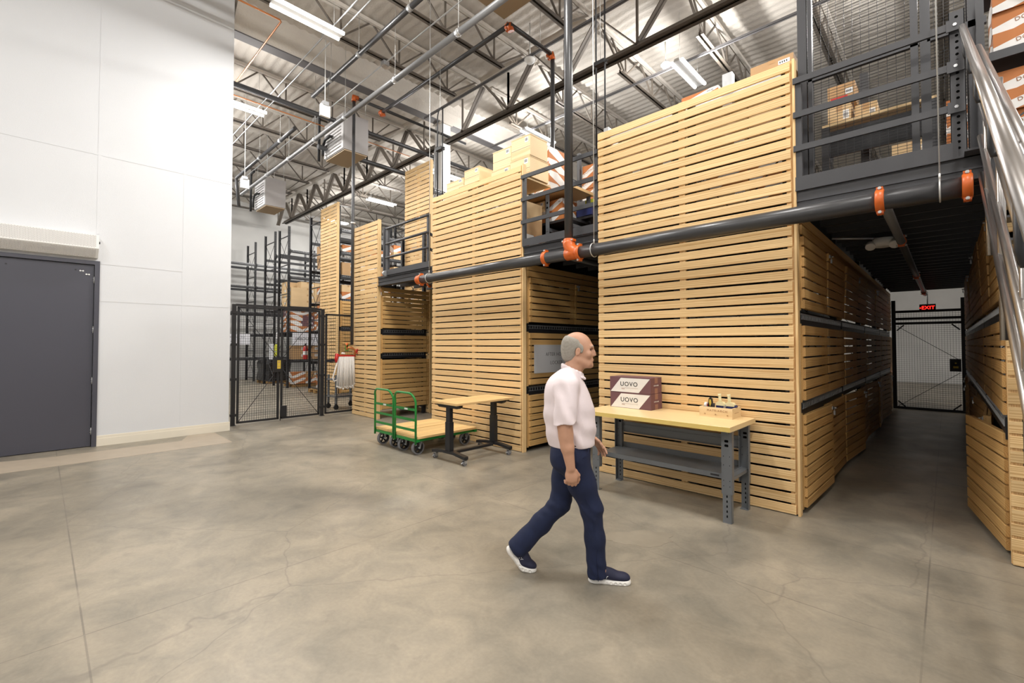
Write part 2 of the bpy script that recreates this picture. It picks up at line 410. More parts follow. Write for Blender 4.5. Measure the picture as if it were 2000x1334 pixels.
# perforated air curtain above the door
ac = thing('air_curtain', 'long white perforated air curtain box above the dark grey door', 'air curtain', (WX, -.55, 3.0))
bm = MB(); bm.prism([(0, .0), (.10, .0), (.235, .13), (.235, .34), (.0, .36)], -1.2, 1.17, 0, (0, 2, 1))
obj('casing', bm.mesh('casing', ['white']), ac)
pf = MB(); nrm = Vector((.13, 0, -.135)).normalized()
y0, y1 = -1.15, 1.13
n1 = 0
for i in range(150):
    y = y0 + (y1 - y0) * i / 149
    for j in range(12):
        z = .15 + j * .0155 + (.0077 if i % 2 else 0)
        pf.box((.2355, y, z), (.002, .0085, .0085), 1)
    for j in range(9):
        t = .08 + .84 * (j + (.5 if i % 2 else 0)) / 9
        pf.box((.10 + .135 * t + .0005, y, .13 * t - .0005), (.006, .0085, .006), 1)
g = obj('perforation', pf.mesh('perforation', ['plate', 'platedark']), ac); g['kind'] = 'stuff'
for y in (-.75, .62): obj('maker_plate', MB().box((.17, y, .066), (.06, .13, .004), 0, Matrix.Rotation(-.77, 3, 'Y')).mesh('maker_plate', ['plate']), ac)
obj('round_badge', MB().cyl((.234, .06, .17), (.239, .06, .17), .045, 16).mesh('round_badge', ['white']), ac)
obj('cable_gland', MB().cyl((.12, 1.17, .24), (.12, 1.19, .24), .02, 10).mesh('cable_gland', ['rubber']), ac)
# pale infill strip on the floor and worn patches
tp = MB(); tp.prism([(-8.60, -2.2), (-8.60, 2.25), (-9.78, 2.26), (-9.80, 1.86), (-9.33, 1.68), (-9.35, .1), (-9.48, -.4), (-9.5, -2.2)][::1], .0004, .002, 0)
struct('trim_1', tp, ['patch'])
random.seed(5)
def blob(cx, cy, rx, ry, rot, n=40, j=.22):
    pts = []
    for i in range(n):
        a = 2 * math.pi * i / n
        k = 1 + j * (math.sin(a * 3 + cx * 7) * .5 + math.sin(a * 7 + cy * 5) * .3 + random.uniform(-.3, .3))
        x, y = rx * k * math.cos(a), ry * k * math.sin(a)
        pts.append((cx + x * math.cos(rot) - y * math.sin(rot), cy + x * math.sin(rot) + y * math.cos(rot)))
    return pts
struct('trim_2', MB().prism(blob(-1.90, 3.5, .30, .15, .75), .0003, .0012), ['patch2'])

# ------------------------------------------------------------------ steel roof frame
def joist(x, ya, yb, label, zb=7.62, zt=8.28):
    t = thing('roof_joist', label, 'roof joist', (x, ya, 0), 0)
    ln = yb - ya
    bc = MB()
    for s in (-1, 1):
        bc.b2((s * .012, 0, zb), (s * .012 + s * .008, ln, zb + .065)); bc.b2((s * .012, 0, zb), (s * .075, ln, zb + .008))
    obj('bottom_chord', bc.mesh('bottom_chord', ['joist']), t)
    tcb = MB()
    for s in (-1, 1): tcb.b2((s * .012, -.75, zt - .06), (s * .075, ln + .75, zt + .01))
    obj('top_chord', tcb.mesh('top_chord', ['foam']), t)
    n = max(1, round((ln - .5) / 1.22)); p = (ln - .5) / n
    for k in range(n + 1):
        y = .25 + k * p
        for kind, dy in (('v', 0), ('a', -p / 2), ('b', p / 2)):
            key = ('web', kind, round(p, 3))
            if key not in CACHE:
                CACHE[key] = MB().bar((0, 0, zb + .04), (0, dy, zt), .032, .03).mesh('web_member', ['joist'])
            obj('web_member', CACHE[key], t, (0, y, 0))
    for ye, dy in ((.12, -.85), (ln - .12, .85)):
        obj('web_member', MB().bar((0, ye, zb + .04), (0, ye + dy, zt), .04, .04).mesh('web_member', ['joist']), t)
JX = [-8.47, -6.86, -5.1, -3.36, -1.66, .05]
GY = 7.8
for i, x in enumerate(JX):
    joist(x, -1.5, 6.85, f'open-web roof joist, {ORD[i]} right of the white column, this side of the girder')
    joist(x, 8.75, 24.5, f'open-web roof joist, {ORD[i]} right of the white column, beyond the girder')
for i, x in enumerate([-11.95, -13.65, -15.35, -17.05, -18.75, -20.45, -22.15]):
    joist(x, 2.75, 6.85, f'open-web roof joist, {ORD[i]} left of the white column, this side of the girder')
    joist(x, 8.75, 24.5, f'open-web roof joist, {ORD[i]} left of the white column, beyond the girder')
def girder(x0, x1, nodes, label):
    t = thing('roof_girder', label, 'roof girder', (x0, GY, 0))
    zb, zt = 7.25, 8.3
    bc = MB(); ln = x1 - x0
    for s in (-1, 1):
        bc.b2((0, s * .02, zb), (ln, s * .032, zb + .12)); bc.b2((0, s * .02, zb), (ln, s * .115, zb + .014))
    obj('bottom_chord', bc.mesh('bottom_chord', ['joist']), t)
    obj('top_chord', MB().b2((0, -.1, zt - .05), (ln, .1, zt + .06)).mesh('top_chord', ['foam']), t)
    for k, (b, tp_) in enumerate(nodes):
        m = MB()
        for s in (-1, 1): m.bar((b - x0, s * .03, zb + .08), (tp_ - x0, s * .03, zt), .02, .10, 0, (0, 1, 0))
        obj('web_member', m.mesh('web_member', ['joist']), t)
    for b in sorted({n[0] for n in nodes}):
        obj('web_member', MB().bar((b - x0, 0, zb + .08), (b - x0, 0, zt), .04, .04).mesh('web_member', ['joist']), t)
nr = []
for k in range(8):
    tx = -8.47 + 1.72 * k; nr += [(tx - .86, tx), (tx + .86, tx)]
girder(-10.05, 3.6, nr, 'long brown steel girder running from the white column towards the upper right')
nl = []
for k in range(7):
    tx = -11.95 - 1.7 * k; nl += [(tx - .85, tx), (tx + .85, tx)]
girder(-22.2, -10.45, nl, 'brown steel girder from the far grey wall to the white column')
# main grey beam with foam-covered web
bt = thing('roof_beam', 'heavy grey roof beam with foam-covered web passing over the white column', 'roof beam', (-10.2, 2.55, 0))
obj('flange', MB().b2((-.13, 0, 7.84), (.13, 23.5, 7.865)).mesh('flange', ['flange']), bt)
fm = MB(); prof = [(-.10, 7.87), (.11, 7.87), (.16, 7.98), (.22, 8.12), (.40, 8.30), (.42, 8.36), (-.42, 8.36), (-.40, 8.30), (-.22, 8.12), (-.16, 7.98)]
fm.prism(prof, 0, 23.5, 0, (0, 2, 1)); obj('foam_cover', fm.mesh('foam_cover', ['foam']), bt)
ct = thing('steel_column', 'white painted steel column behind the second slatted panel', 'column', (-10.2, GY, 0))
obj('shaft', MB().b2((-.16, -.15, 0), (.15, .15, 7.84)).mesh('shaft', ['white']), ct)
obj('cap_plate', MB().b2((-.2, -.2, 7.80), (.2, .2, 7.84)).mesh('cap_plate', ['foam']), ct)
cb = MB().tube([(-.10, -.20, 0), (-.10, -.20, 7.05), (-.07, -.20, 7.15), (-.02, -.20, 7.15), (.0, -.2, 7.05), (.0, -.2, 0)], .028, 8)
obj('conduit', cb.mesh('conduit', ['galv']), ct)
obj('base_plate', MB().b2((-.22, -.22, 0), (.22, .22, .02)).mesh('base_plate', ['flange']), ct)
# bridging angle lines across the joists
for i, (y, z, x0, x1, lab) in enumerate(((6.95, 7.66, -9.9, 3.4, 'near the girder'), (9.35, 7.64, -9.9, 3.4, 'just beyond the girder'))):
    t = tag(obj('joist_bridging', MB().b2((x0, y, z - .05), (x1, y + .045, z - .044)).b2((x0, y, z - .05), (x1, y + .006, z)).mesh('joist_bridging', ['flange'])), f'thin grey bridging angle crossing under the joists {lab}', 'bridging')

# ------------------------------------------------------------------ strip lights
def strip(x, y, label):
    t = thing('strip_light', label, 'ceiling light', (x, y, LIGHT_Z), 0, 'four foot strip lights under the roof')
    hb = MB().prism([(-.06, .0), (.06, .0), (.045, .055), (-.045, .055)], -.60, .60, 0, (0, 2, 1)); obj('housing', hb.mesh('housing', ['foamtube']), t)
    for s in (-.105, .105):
        obj('tube', MB().tube([(s, -.59, .0), (s, .59, .0)], .032, 10).mesh('tube', ['tube']), t)
    for s in (-.45, .45):
        obj('bracket', MB().b2((-.11, s - .01, .002), (.11, s + .01, .014)).mesh('bracket', ['foamtube']), t)
        obj('hanger_wire', MB().cyl((0, s, .055), (0, s, ZC - LIGHT_Z), .0035, 5).mesh('hanger_wire', ['zinc']), t)
names = {(-7.93, 3.15): 'bright two-tube strip light at the top left of the picture beside the white wall',
         (-12.0, 3.15): 'two-tube strip light just beyond the edge of the white wall',
         (-7.93, 9.3): 'two-tube strip light above the pale wooden crates on the second slatted panel',
         (-3.8, 9.3): 'two-tube strip light above the largest slatted panel',
         (-16.1, 9.3): 'two-tube strip light above the narrow panel behind the standpipe',
         (-12.0, 9.3): 'two-tube strip light half hidden by the white column',
         (-20.2, 9.3): 'two-tube strip light between the two narrow slatted panels',
         (-20.2, 3.15): 'two-tube strip light over the farthest rack, hidden by the white wall',
         (-16.1, 3.15): 'two-tube strip light beyond the second one, hidden by the white wall'}
FARN = {(-20.2, 15.4): 'leftmost', (-16.1, 15.4): 'second from the left', (-12.0, 15.4): 'third from the left', (-7.93, 15.4): 'fourth from the left', (-3.8, 15.4): 'rightmost'}
for x, y in GRID:
    lab = names.get((x, y)) or (f'distant two-tube strip light, {FARN[(x, y)]} one of the farthest row' if y > 10 else
          (f'two-tube strip light over the racks behind the stair, {"unseen and added nearer the wall" if x > 2 else "nearer the mesh"}') if y > 4 else 'two-tube strip light overhead outside the picture')
    strip(x, y, lab)

# ================================================================== slatted end panels
PITCH = .1067; SLAT = .0870
def slat_panel(label, x0, x1, y, n=41, z0=.006, mids=1, skip=()):
    W = x1 - x0
    t = thing('slatted_panel', label, 'slatted panel', (x0, y, 0))
    H = n * PITCH
    xs_ = [.035] + [W * (k + 1) / (mids + 1) for k in range(mids)] + [W - .035]
    for x in xs_:
        obj('batten', boxmesh(round(H - .01, 3), .038, .07, 'pine'), t, (x, .019 + .019, z0 + H / 2), (0, math.pi / 2, 0))
    obj('end_board', boxmesh(round(H, 3), .075, .022, 'pine'), t, (W + .004, .030, z0 + H / 2 - .004), (0, math.pi / 2, 0))
    me = cboard(round(W - .03, 3), .019, SLAT, 'pine')
    for k in range(n):
        if k in skip: continue
        obj('slat', me, t, (W / 2 - .012 + random.uniform(-.003, .003), .0095 + random.uniform(-.0015, .0015), z0 + (k + .5) * PITCH - .008 + random.uniform(-.001, .001)),
            (0, random.uniform(-.0006, .0006), 0))
    return t
P1 = slat_panel('largest slatted wooden panel, behind the workbench with the plum boxes', -3.24, -1.03, 4.985)
P2 = slat_panel('slatted wooden panel behind the two green trolleys and the standing desk', -6.91, -4.625, 5.05)
P3 = slat_panel('narrow slatted wooden panel beside the hanging white hose', -10.10, -8.965, 5.10)
P5 = slat_panel('tall narrow slatted panel standing beyond the wire mesh fence', -14.86, -13.66, 6.36, 57)
P6 = slat_panel('tall slatted panel rising above the guard rail left of the column', -10.0, -8.90, 6.44, 57)
P0 = slat_panel('slatted panel partly hidden behind the stair rail at the right edge', .318, 2.5, 4.965, 26)

# ================================================================== racks and lockers
def post_mesh(h, mat):
    key = ('post', round(h, 2), mat)
    if key not in CACHE:
        b = MB()
        b.b2((-.038, -.004, 0), (.038, 0, h)); b.b2((-.038, 0, 0), (-.034, .06, h)); b.b2((.034, 0, 0), (.038, .06, h))
        b.b2((-.06, -.03, 0), (.06, .08, .006))
        for i in range(int(h / .1) - 1):
            for s in (-.017, .017): b.b2((s - .005, -.0052, .12 + i * .1), (s + .005, -.004, .15 + i * .1), 1)
        CACHE[key] = b.mesh('post', [mat, 'hole'])
    return CACHE[key]
def rack(label, xf, side, y0, bays, bay, h, levels, depth=1.07, mat='black', group=None, wire=True, brace=True):
    """pallet rack running along +Y from y0; its aisle face is at x = xf and looks towards side*X"""
    t = thing('pallet_rack', label, 'rack', (xf, y0, 0), 0, group)
    pm = post_mesh(h, mat)
    for k in range(bays + 1):
        y = k * bay
        for x, rz in ((-side * .04, math.pi / 2 * side), (-side * (depth - .04), -math.pi / 2 * side)):
            obj('post', pm, t, (x, y, 0), (0, 0, rz))
        if brace:
            b = MB(); z = .25; xa, xb = -side * .06, -side * (depth - .06)
            b.bar((xa, y, .15), (xb, y, .15), .03, .03)
            while z + 1.1 < h:
                b.bar((xa, y, z + 1.1), (xb, y, z + 1.1), .03, .03)
                b.bar((xa, y, z), (xb, y, z + 1.1), .012, .012); b.bar((xb, y + .01, z), (xa, y + .01, z + 1.1), .012, .012); z += 1.1
            obj('brace', b.mesh('brace', [mat]), t)
    bmsh = MB().b2((-.02, .04, -.10), (.02, bay - .04, 0)).b2((-.02, .035, -.14), (.02, .045, .03)).b2((-.02, bay - .045, -.14), (.02, bay - .035, .03)).mesh('beam', [mat])
    for k in range(bays):
        for z in levels:
            for x in (-side * .0, -side * (depth - .02)): obj('beam', bmsh, t, (x, k * bay, z))
    if wire:
        b = MB()
        for i in range(int((bay - .1) / .06)):
            y = .07 + i * .06
            b.b2((-.026 , y - .0025, -.045), (-.021, y + .0025, .012)); b.b2((-.026, y - .0025, .008), (depth - .06, y + .0025, .013))
        for x in (-.026, .25, .5, .75, .98): b.b2((x - .003, .05, .004), (x + .003, bay - .05, .009))
        b.b2((-.027, .06, -.047), (-.021, bay - .06, -.042))
        me = b.mesh('wire_deck', ['galv'])
        for k in range(bays):
            for z in levels:
                w_ = obj('wire_deck', me, t, (0, k * bay + (bay if side > 0 else 0), z + .004), (0, 0, math.pi if side > 0 else 0)); w_['kind'] = 'stuff'
    return t
def light_blockers(t, x, y, z0, z1, ln):  # added dark sheets that keep aisle light out, so slat gaps stay dark
    obj('side_light_blocker', MB().b2((x - .004, y, z0), (x + .004, y + ln, z1)).mesh('side_light_blocker', ['chard']), t)
ZB1, ZB2 = 1.01, 1.91
RK = 'locker racks under the mezzanine'
rack('locker rack lining the left side of the dark aisle', -1.04, 1, 5.06, 4, 2.38, 4.34, (ZB1 + .03, ZB1 + .90), 1.07)
rack('locker rack lining the right side of the dark aisle behind the stair', .33, -1, 5.06, 4, 2.38, 2.9, (ZB1 + .03, ZB1 + .90), 1.07)
rack('locker rack with the silver sign, behind the walking man', -4.64, 1, 5.12, 4, 2.38, 4.34, (.955, 1.91), 1.07)
rack('locker rack behind the green trolleys', -8.975, 1, 5.17, 1, 1.2, 4.3, (1.425, 1.94), 1.07)
rack('tall rack behind the high slatted panel left of the column', -8.92, 1, 6.50, 3, 2.38, 6.0, (1.0, 1.94, 3.7, 4.6, 5.4), 1.07)
r4 = rack('black rack behind the left half of the second slatted panel', -6.9, -1, 5.12, 4, 2.38, 4.34, (.955, 1.91), 1.07, wire=False)
r2 = rack('black rack behind the left half of the largest slatted panel', -3.22, -1, 5.06, 4, 2.38, 4.34, (ZB1, 1.91), 1.07, wire=False)
light_blockers(r4, .02, .1, .06, 2.93, 9.3); light_blockers(r2, .02, .1, .06, 2.93, 9.3); light_blockers(r2, .02, .1, 3.12, 4.28, 1.2); light_blockers(r4, .02, .1, 3.12, 4.18, 1.2)
for t_, x_ in ((r4, 2.2), (r2, 2.1)):
    obj('rear_light_blocker', MB().b2((0.03, 1.20, 3.12), (x_, 1.21, 4.18)).mesh('rear_light_blocker', ['chard']), t_)  # added sheet behind the upper cartons, blocks light to darken the gaps
FAR = 'tall black racks beyond the mesh gate'
LV = (1.05, 2.10, 3.06, 4.2, 5.2)
rack('tall black rack just behind the narrow panel beyond the fence', -13.67, 1, 6.46, 3, 2.6, 6.0, (2.15, 3.05, 3.8, 4.55, 5.25), 1.1)
rack('tall black rack second from the standpipe beyond the fence, its cross braces in view', -15.95, -1, 6.46, 3, 2.6, 6.05, LV, 1.03)
rack('tall black rack loaded with pale crates and striped cartons behind the gate', -17.80, 1, 6.46, 3, 2.6, 6.1, LV, 1.12)
rack('tall black rack with the white notice and the yellow vest beyond the gate', -20.52, -1, 6.46, 3, 2.6, 6.15, LV, 1.27, wire=False)
rack('tall black rack against the far grey wall beyond the gate', -22.12, 1, 4.0, 3, 2.6, 6.2, LV, 1.22)

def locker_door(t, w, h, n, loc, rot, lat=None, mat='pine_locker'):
    """door lies in local XZ, front towards -Y, hinge at local x = 0"""
    b = MB()
    for x in (.04, w - .04): b.b2((x - .035, .0, .01), (x + .035, .03, h - .01))
    for z in (.03, h - .03): b.b2((.01, .006, z - .02), (w - .01, .024, z + .02))
    d = obj('door', b.mesh('door', [mat]), t, loc, rot)
    p = h / n; me = cboard(round(w - .015, 3), .022, round(p - .017, 3), mat)
    for k in range(n):
        obj('slat', me, d, (w / 2 + random.uniform(-.004, .004), -.011, (k + .5) * p), (0, 0, 0))
    if lat:
        lb = MB(); lb.b2((lat - .03, -.032, .0), (lat + .03, -.022, .035)); lb.cyl((lat + .012, -.035, .018), (lat + .012, -.06, .018), .009, 8)
        lb.b2((lat - .012, -.05, -.06), (lat + .014, -.034, -.015)); lb.tube([(lat - .006, -.042, -.02), (lat - .006, -.042, .01), (lat + .01, -.042, .01), (lat + .01, -.042, -.02)], .003, 5)
        obj('latch', lb.mesh('latch', ['galv']), d, (0, 0, h - .06 if lat > 0 else 0))
    return d
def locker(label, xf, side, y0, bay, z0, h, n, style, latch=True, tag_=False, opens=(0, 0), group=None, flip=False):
    rz = math.pi / 2 if side > 0 else -math.pi / 2
    t = thing('storage_locker', label, 'locker', (xf, y0 if side > 0 else y0 + bay, z0), rz, group)
    w_ = bay / 2 - .012
    A, B = opens
    if style == 'swing':
        locker_door(t, w_, h, n, (.012, -.012, 0), (0, 0, -R(A)), w_ - .05 if latch else None)
        d = locker_door(t, w_, h, n, (bay - .012 - w_ * math.cos(R(B)), -.012 - w_ * math.sin(R(B)), 0), (0, 0, R(B)))
    elif style == 'tilt':
        locker_door(t, w_, h, n, (.012, -.012, 0), (R(A), 0, 0)); locker_door(t, w_, h, n, (bay / 2 + .0, -.012, 0), (R(B), 0, 0), .06 if latch else None)
    else:
        locker_door(t, w_, h, n, (.012, -.012, 0), (0, 0, 0)); locker_door(t, w_, h, n, (bay / 2, -.012, 0), (0, 0, 0))
    for x in (.0, bay): obj('side_batten', boxmesh(.036, .054, round(h + .02, 3), 'pine_locker'), t, (x, .023, h / 2))
    if tag_: obj('name_tag', MB().b2((w_ - .19, -.0245, h * .04), (w_ - .08, -.0225, h * .04 + .045)).mesh('name_tag', ['paper']), t)
    obj('rear_panel', MB().b2((0, .98, 0), (bay, 1.0, h)).mesh('rear_panel', ['chard']), t); obj('floor_panel', MB().b2((0, .05, -.012), (bay, .98, -.002)).mesh('floor_panel', ['chard']), t)
    return t
AL = ['nearest', 'second nearest', 'third nearest', 'farthest']
tilt_a = [(0, 1.5), (3, 1), (1, 2.5), (2, 0)]
sw = [(2, 0), (4, 2), (2, 3), (3, 1)]
for k in range(4):
    y = 5.10 + k * 2.38
    locker(f'bottom slatted locker, {AL[k]} on the left side of the dark aisle', -1.02, 1, y, 2.36, .05, .90, 9, 'swing', True, False, sw[k])
    locker(f'middle slatted locker, {AL[k]} on the left side of the dark aisle', -1.02, 1, y, 2.36, 1.075, .74, 7, 'flat', False)
    locker(f'top slatted locker under the mezzanine, {AL[k]} on the left side of the dark aisle', -1.02, 1, y, 2.36, 1.965, .72, 7, 'tilt', True, False, tilt_a[k])
    locker(f'bottom slatted locker, {AL[k]} on the right side of the dark aisle', .335, -1, y, 2.36, .05, .90, 9, 'swing', True, False, (sw[3 - k][0], 9 if k == 0 else sw[3 - k][1]))
    locker(f'middle slatted locker, {AL[k]} on the right side of the dark aisle', .335, -1, y, 2.36, 1.075, .74, 7, 'flat', False)
    locker(f'top slatted locker, {AL[k]} on the right side of the dark aisle', .335, -1, y, 2.36, 1.965, .86, 8, 'tilt', True, False, tilt_a[3 - k])
for k in range(2):
    y = 5.16 + k * 2.38; wd = ('nearer', 'farther')[k]
    locker(f'bottom slatted locker behind the walking man, {wd} along the aisle', -4.62, 1, y, 2.34, .07, .79, 8, 'flat', False)
    locker(f'middle slatted locker carrying the silver sign' if k == 0 else 'middle slatted locker, farther along the aisle behind the man', -4.62, 1, y, 2.34, 1.0, .81, 8, 'flat', False)
    locker(f'top slatted locker under the guard rail behind the man, {wd} along the aisle', -4.62, 1, y, 2.34, 1.96, .70, 7, 'tilt', True, False, (1, 2))
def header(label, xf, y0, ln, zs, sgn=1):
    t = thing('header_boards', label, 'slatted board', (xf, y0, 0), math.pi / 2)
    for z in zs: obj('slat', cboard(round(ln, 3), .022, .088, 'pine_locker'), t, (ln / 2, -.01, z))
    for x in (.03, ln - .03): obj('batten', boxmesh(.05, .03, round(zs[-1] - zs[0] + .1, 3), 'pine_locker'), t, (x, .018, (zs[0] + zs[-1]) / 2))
header('pair of long boards above the lockers behind the walking man', -4.615, 5.14, 4.7, (2.71, 2.81))
header('pair of long boards above the lockers left of the dark aisle', -1.015, 5.08, 9.5, (2.74, 2.84))
header('pair of long boards above the lockers behind the green trolleys', -8.96, 5.2, 3.2, (2.74, 2.84))
for k, (y, bay) in enumerate(((5.19, 2.36),)):
    locker('bottom slatted locker behind the green trolleys', -8.955, 1, y, bay, .2, 1.10, 10, 'flat', True, True)
    locker('middle slatted locker behind the green trolleys', -8.955, 1, y, bay, 1.44, .40, 4, 'flat', True, True)
    locker('top slatted locker behind the green trolleys', -8.955, 1, y, bay, 1.98, .70, 7, 'flat', True, True)
for k in range(2):
    for j, (z, h, n) in enumerate(((.12, 1.93, 18), (2.20, .80, 8))):
        locker(f'{("lower", "upper")[j]} slatted locker seen through the fence beside the hanging hose, {("nearer", "farther")[k]} one', -13.65, 1, 6.50 + k * 2.6, 2.55, z, h, n, 'flat', False)

# ================================================================== mezzanine
mz = thing('mezzanine_floor', 'dark steel mezzanine floor spanning all the aisles', 'mezzanine', (0, 5.06, 0))
obj('deck_plate', MB().b2((-8.9, .02, 3.06), (1.6, 10.0, 3.10)).mesh('deck_plate', ['chard']), mz)
for x0, x1, yb in ((-1.02, 1.6, -.06), (-4.60, -3.26, 0.0), (-8.95, -6.93, .05)):
    eb = MB(); eb.b2((x0, yb, 2.90), (x1, yb + .012, 3.10)); eb.b2((x0, yb - .03, 3.085), (x1, yb + .06, 3.10)); eb.b2((x0, yb - .03, 2.90), (x1, yb + .06, 2.912)); eb.b2((x0, yb - .012, 2.985), (x1, yb, 3.0))
    obj('edge_beam', eb.mesh('edge_beam', ['char']), mz)
pj = {}
for x0, x1, n in ((-1.0, .33, 27), (-4.58, -3.26, 22), (-8.93, -6.93, 16)):
    W = x1 - x0; b = MB(); b.b2((0, 0, 2.93), (W, .006, 3.055)); b.b2((0, 0, 2.93), (W, .045, 2.936))
    me = b.mesh('purlin', ['char'])
    c = MB()
    for i in range(int(W / .09)): c.b2((.05 + i * .09, .05, 3.035), (.056 + i * .09, .26, 3.055))
    c.b2((0, .15, 3.03), (W, .156, 3.036))
    mw = c.mesh('deck_rib', ['galv'])
    for k in range(n):
        obj('purlin', me, mz, (x0, .22 + k * .36, 0))
        r_ = obj('deck_rib', mw, mz, (x0, .22 + k * .36, 0)); r_['kind'] = 'stuff'
def guard(label, x0, x1, y, zs, posts, rail='bar', kick=(3.10, 3.21), perf=None):
    t = thing('guard_rail', label, 'guard rail', (x0, y, 0))
    for z in zs:
        if rail == 'bar': obj('rail', MB().b2((-.01, -.025, z - .028), (x1 - x0, .0, z + .028)).mesh('rail', ['char']), t)
        else: obj('rail', MB().cyl((0, 0, z), (x1 - x0, 0, z), .024, 10).mesh('rail', ['char']), t)
    for x in posts: obj('post', MB().b2((x - x0 - .025, .0, 3.1), (x - x0 + .025, .05, zs[-1] + .03)).mesh('post', ['char']), t)
    obj('kick_plate', MB().b2((0, -.008, kick[0]), (x1 - x0, .0, kick[1])).mesh('kick_plate', ['char']), t)
    return t
gA = guard('black three-bar guard rail across the top of the dark aisle', -1.02, .09, 4.985, (3.49, 3.815, 4.145), (-.99,), kick=(3.10, 3.22))
pb = MB(); pb.b2((-.045, .0, 3.1), (.045, .004, 4.27)); pb.b2((-.045, 0, 3.1), (-.041, .05, 4.27)); pb.b2((.041, 0, 3.1), (.045, .05, 4.27))
for i in range(22): pb.cyl((-.0, -.0006, 3.17 + i * .05), (-.0, .0, 3.17 + i * .05), .011, 8, 1)
obj('post', pb.mesh('post', ['char', 'hole']), gA, (1.115, 0, 0))
for z in (3.49, 3.815, 4.145): obj('clamp', MB().b2((1.055, -.034, z - .045), (1.155, -.022, z + .045)).cyl((1.105, -.04, z), (1.105, -.034, z), .013, 6, 1).mesh('clamp', ['char', 'galv']), gA)
guard('black three-bar guard rail between the two big slatted panels', -4.60, -3.26, 5.02, (3.465, 3.808, 4.15), (-4.58, -3.29))
gC = guard('tubular black guard rail between the second and the narrow panel', -8.56, -7.02, 5.06, (3.465, 3.76, 4.08), (-8.52, -7.08), 'tube', (3.09, 3.20))
for y_ in (1.9,):
    for z in (3.465, 3.76): obj('side_rail', MB().bar((1.46, .03, z), (.25, y_, z - .02), .03, .045).mesh('side_rail', ['char']), gC)
obj('pivot_wheel', MB().cyl((-.03, -.02, 3.13), (.03, -.02, 3.13), .06, 14).mesh('pivot_wheel', ['galv']), gC)
for x in (-.24, -.14): obj('post', MB().b2((x - .03, .08, 3.08), (x + .03, .14, 4.16)).mesh('post', ['char']), gC)

# wire mesh partition above the dark aisle
def wire_mesh(w_, h, px, pz, r, mat):
    b = MB()
    for i in range(int(w_ / px) + 1): b.b2((i * px - r, -r, 0), (i * px + r, r, h))
    for j in range(int(h / pz) + 1): b.b2((0, -r * 1.6, j * pz - r), (w_, r * .4, j * pz + r))
    return b.mesh('wire_mesh', [mat])
mp_ = thing('mesh_partition', 'tall black wire mesh partition behind the guard rail over the dark aisle', 'partition', (-1.03, 5.24, 3.1))
m1 = obj('wire_mesh', wire_mesh(1.24, 3.2, .062, .027, .0016, 'black'), mp_, (0, .0, 0)); m1['kind'] = 'stuff'
for x, w_ in ((-.0, .075), (.085, .035), (.842, .05), (.905, .065), (1.195, .085)):
    obj('post', MB().b2((x, -.05, 0), (x + w_, .03, 3.4)).mesh('post', ['char']), mp_)
obj('cross_rail', MB().b2((.08, -.05, 1.10), (.90, -.01, 1.155)).mesh('cross_rail', ['char']), mp_)
obj('cross_rail', MB().b2((.95, -.05, 1.10), (1.3, -.01, 1.155)).mesh('cross_rail', ['char']), mp_)

# ================================================================== pipes
def ring_hanger(t, x, y, z, r, top, rod='zinc'):
    b = MB(); pts = [(x, y + r * 1.12 * math.sin(a), z + r * 1.12 * math.cos(a)) for a in [2 * math.pi * i / 16 for i in range(16)]]
    b.tube(pts, .006, 6, closed=True); b.tube([(x, y, z + r * 1.1), (x, y, z + r * 1.1 + .05)], .008, 6)
    obj('hanger_ring', b.mesh('hanger_ring', ['zinc']), t)
    obj('hanger_rod', MB().cyl((x, y, z + r * 1.1 + .04), (x, y, top), .0055, 6).mesh('hanger_rod', ['zinc']), t)
def coupling(t, c, ax, r, name='coupling', w_=.055):
    c = Vector(c); a = Vector(ax)
    b = MB(); b.tube([c - a * w_ / 2, c - a * w_ * .42, c + a * w_ * .42, c + a * w_ / 2], [r * 1.12, r * 1.22, r * 1.22, r * 1.12], 16)
    u = Vector((0, 0, 1)) if abs(a.z) < .5 else Vector((1, 0, 0)); v = a.cross(u)
    for s in (-1, 1):
        p = c + u * s * r * 1.25; b.bar(p - v * .03, p + v * .03, .045, .03)
    o_ = obj(name, b.mesh(name, ['orange']), t)
    bo = MB()
    for s in (-1, 1):
        p = c + u * s * r * 1.28; bo.tube([p - v * .05, p + v * .05], .007, 6); bo.tube([p - v * .045, p - v * .032], .013, 6); bo.tube([p + v * .032, p + v * .045], .013, 6)
    obj('bolt', bo.mesh('bolt', ['zinc']), o_)
sp = thing('sprinkler_main', 'thick grey sprinkler pipe with orange couplings running across the slatted panels', 'pipe', (0, 0, 0))
PY, PZ, PR = 4.80, 2.81, .077
obj('pipe', MB().cyl((-6.95, PY, PZ), (-3.60, PY, PZ), PR, 20).mesh('pipe', ['pipe']), sp)
obj('pipe', MB().cyl((-3.40, PY, PZ), (.12, PY, PZ), PR, 20).mesh('pipe', ['pipe']), sp)
for x in (-6.90, -3.96, -.38, .13): coupling(sp, (x, PY, PZ), (1, 0, 0), PR, w_=.06)
coupling(sp, (-3.40, PY, PZ), (1, 0, 0), PR)
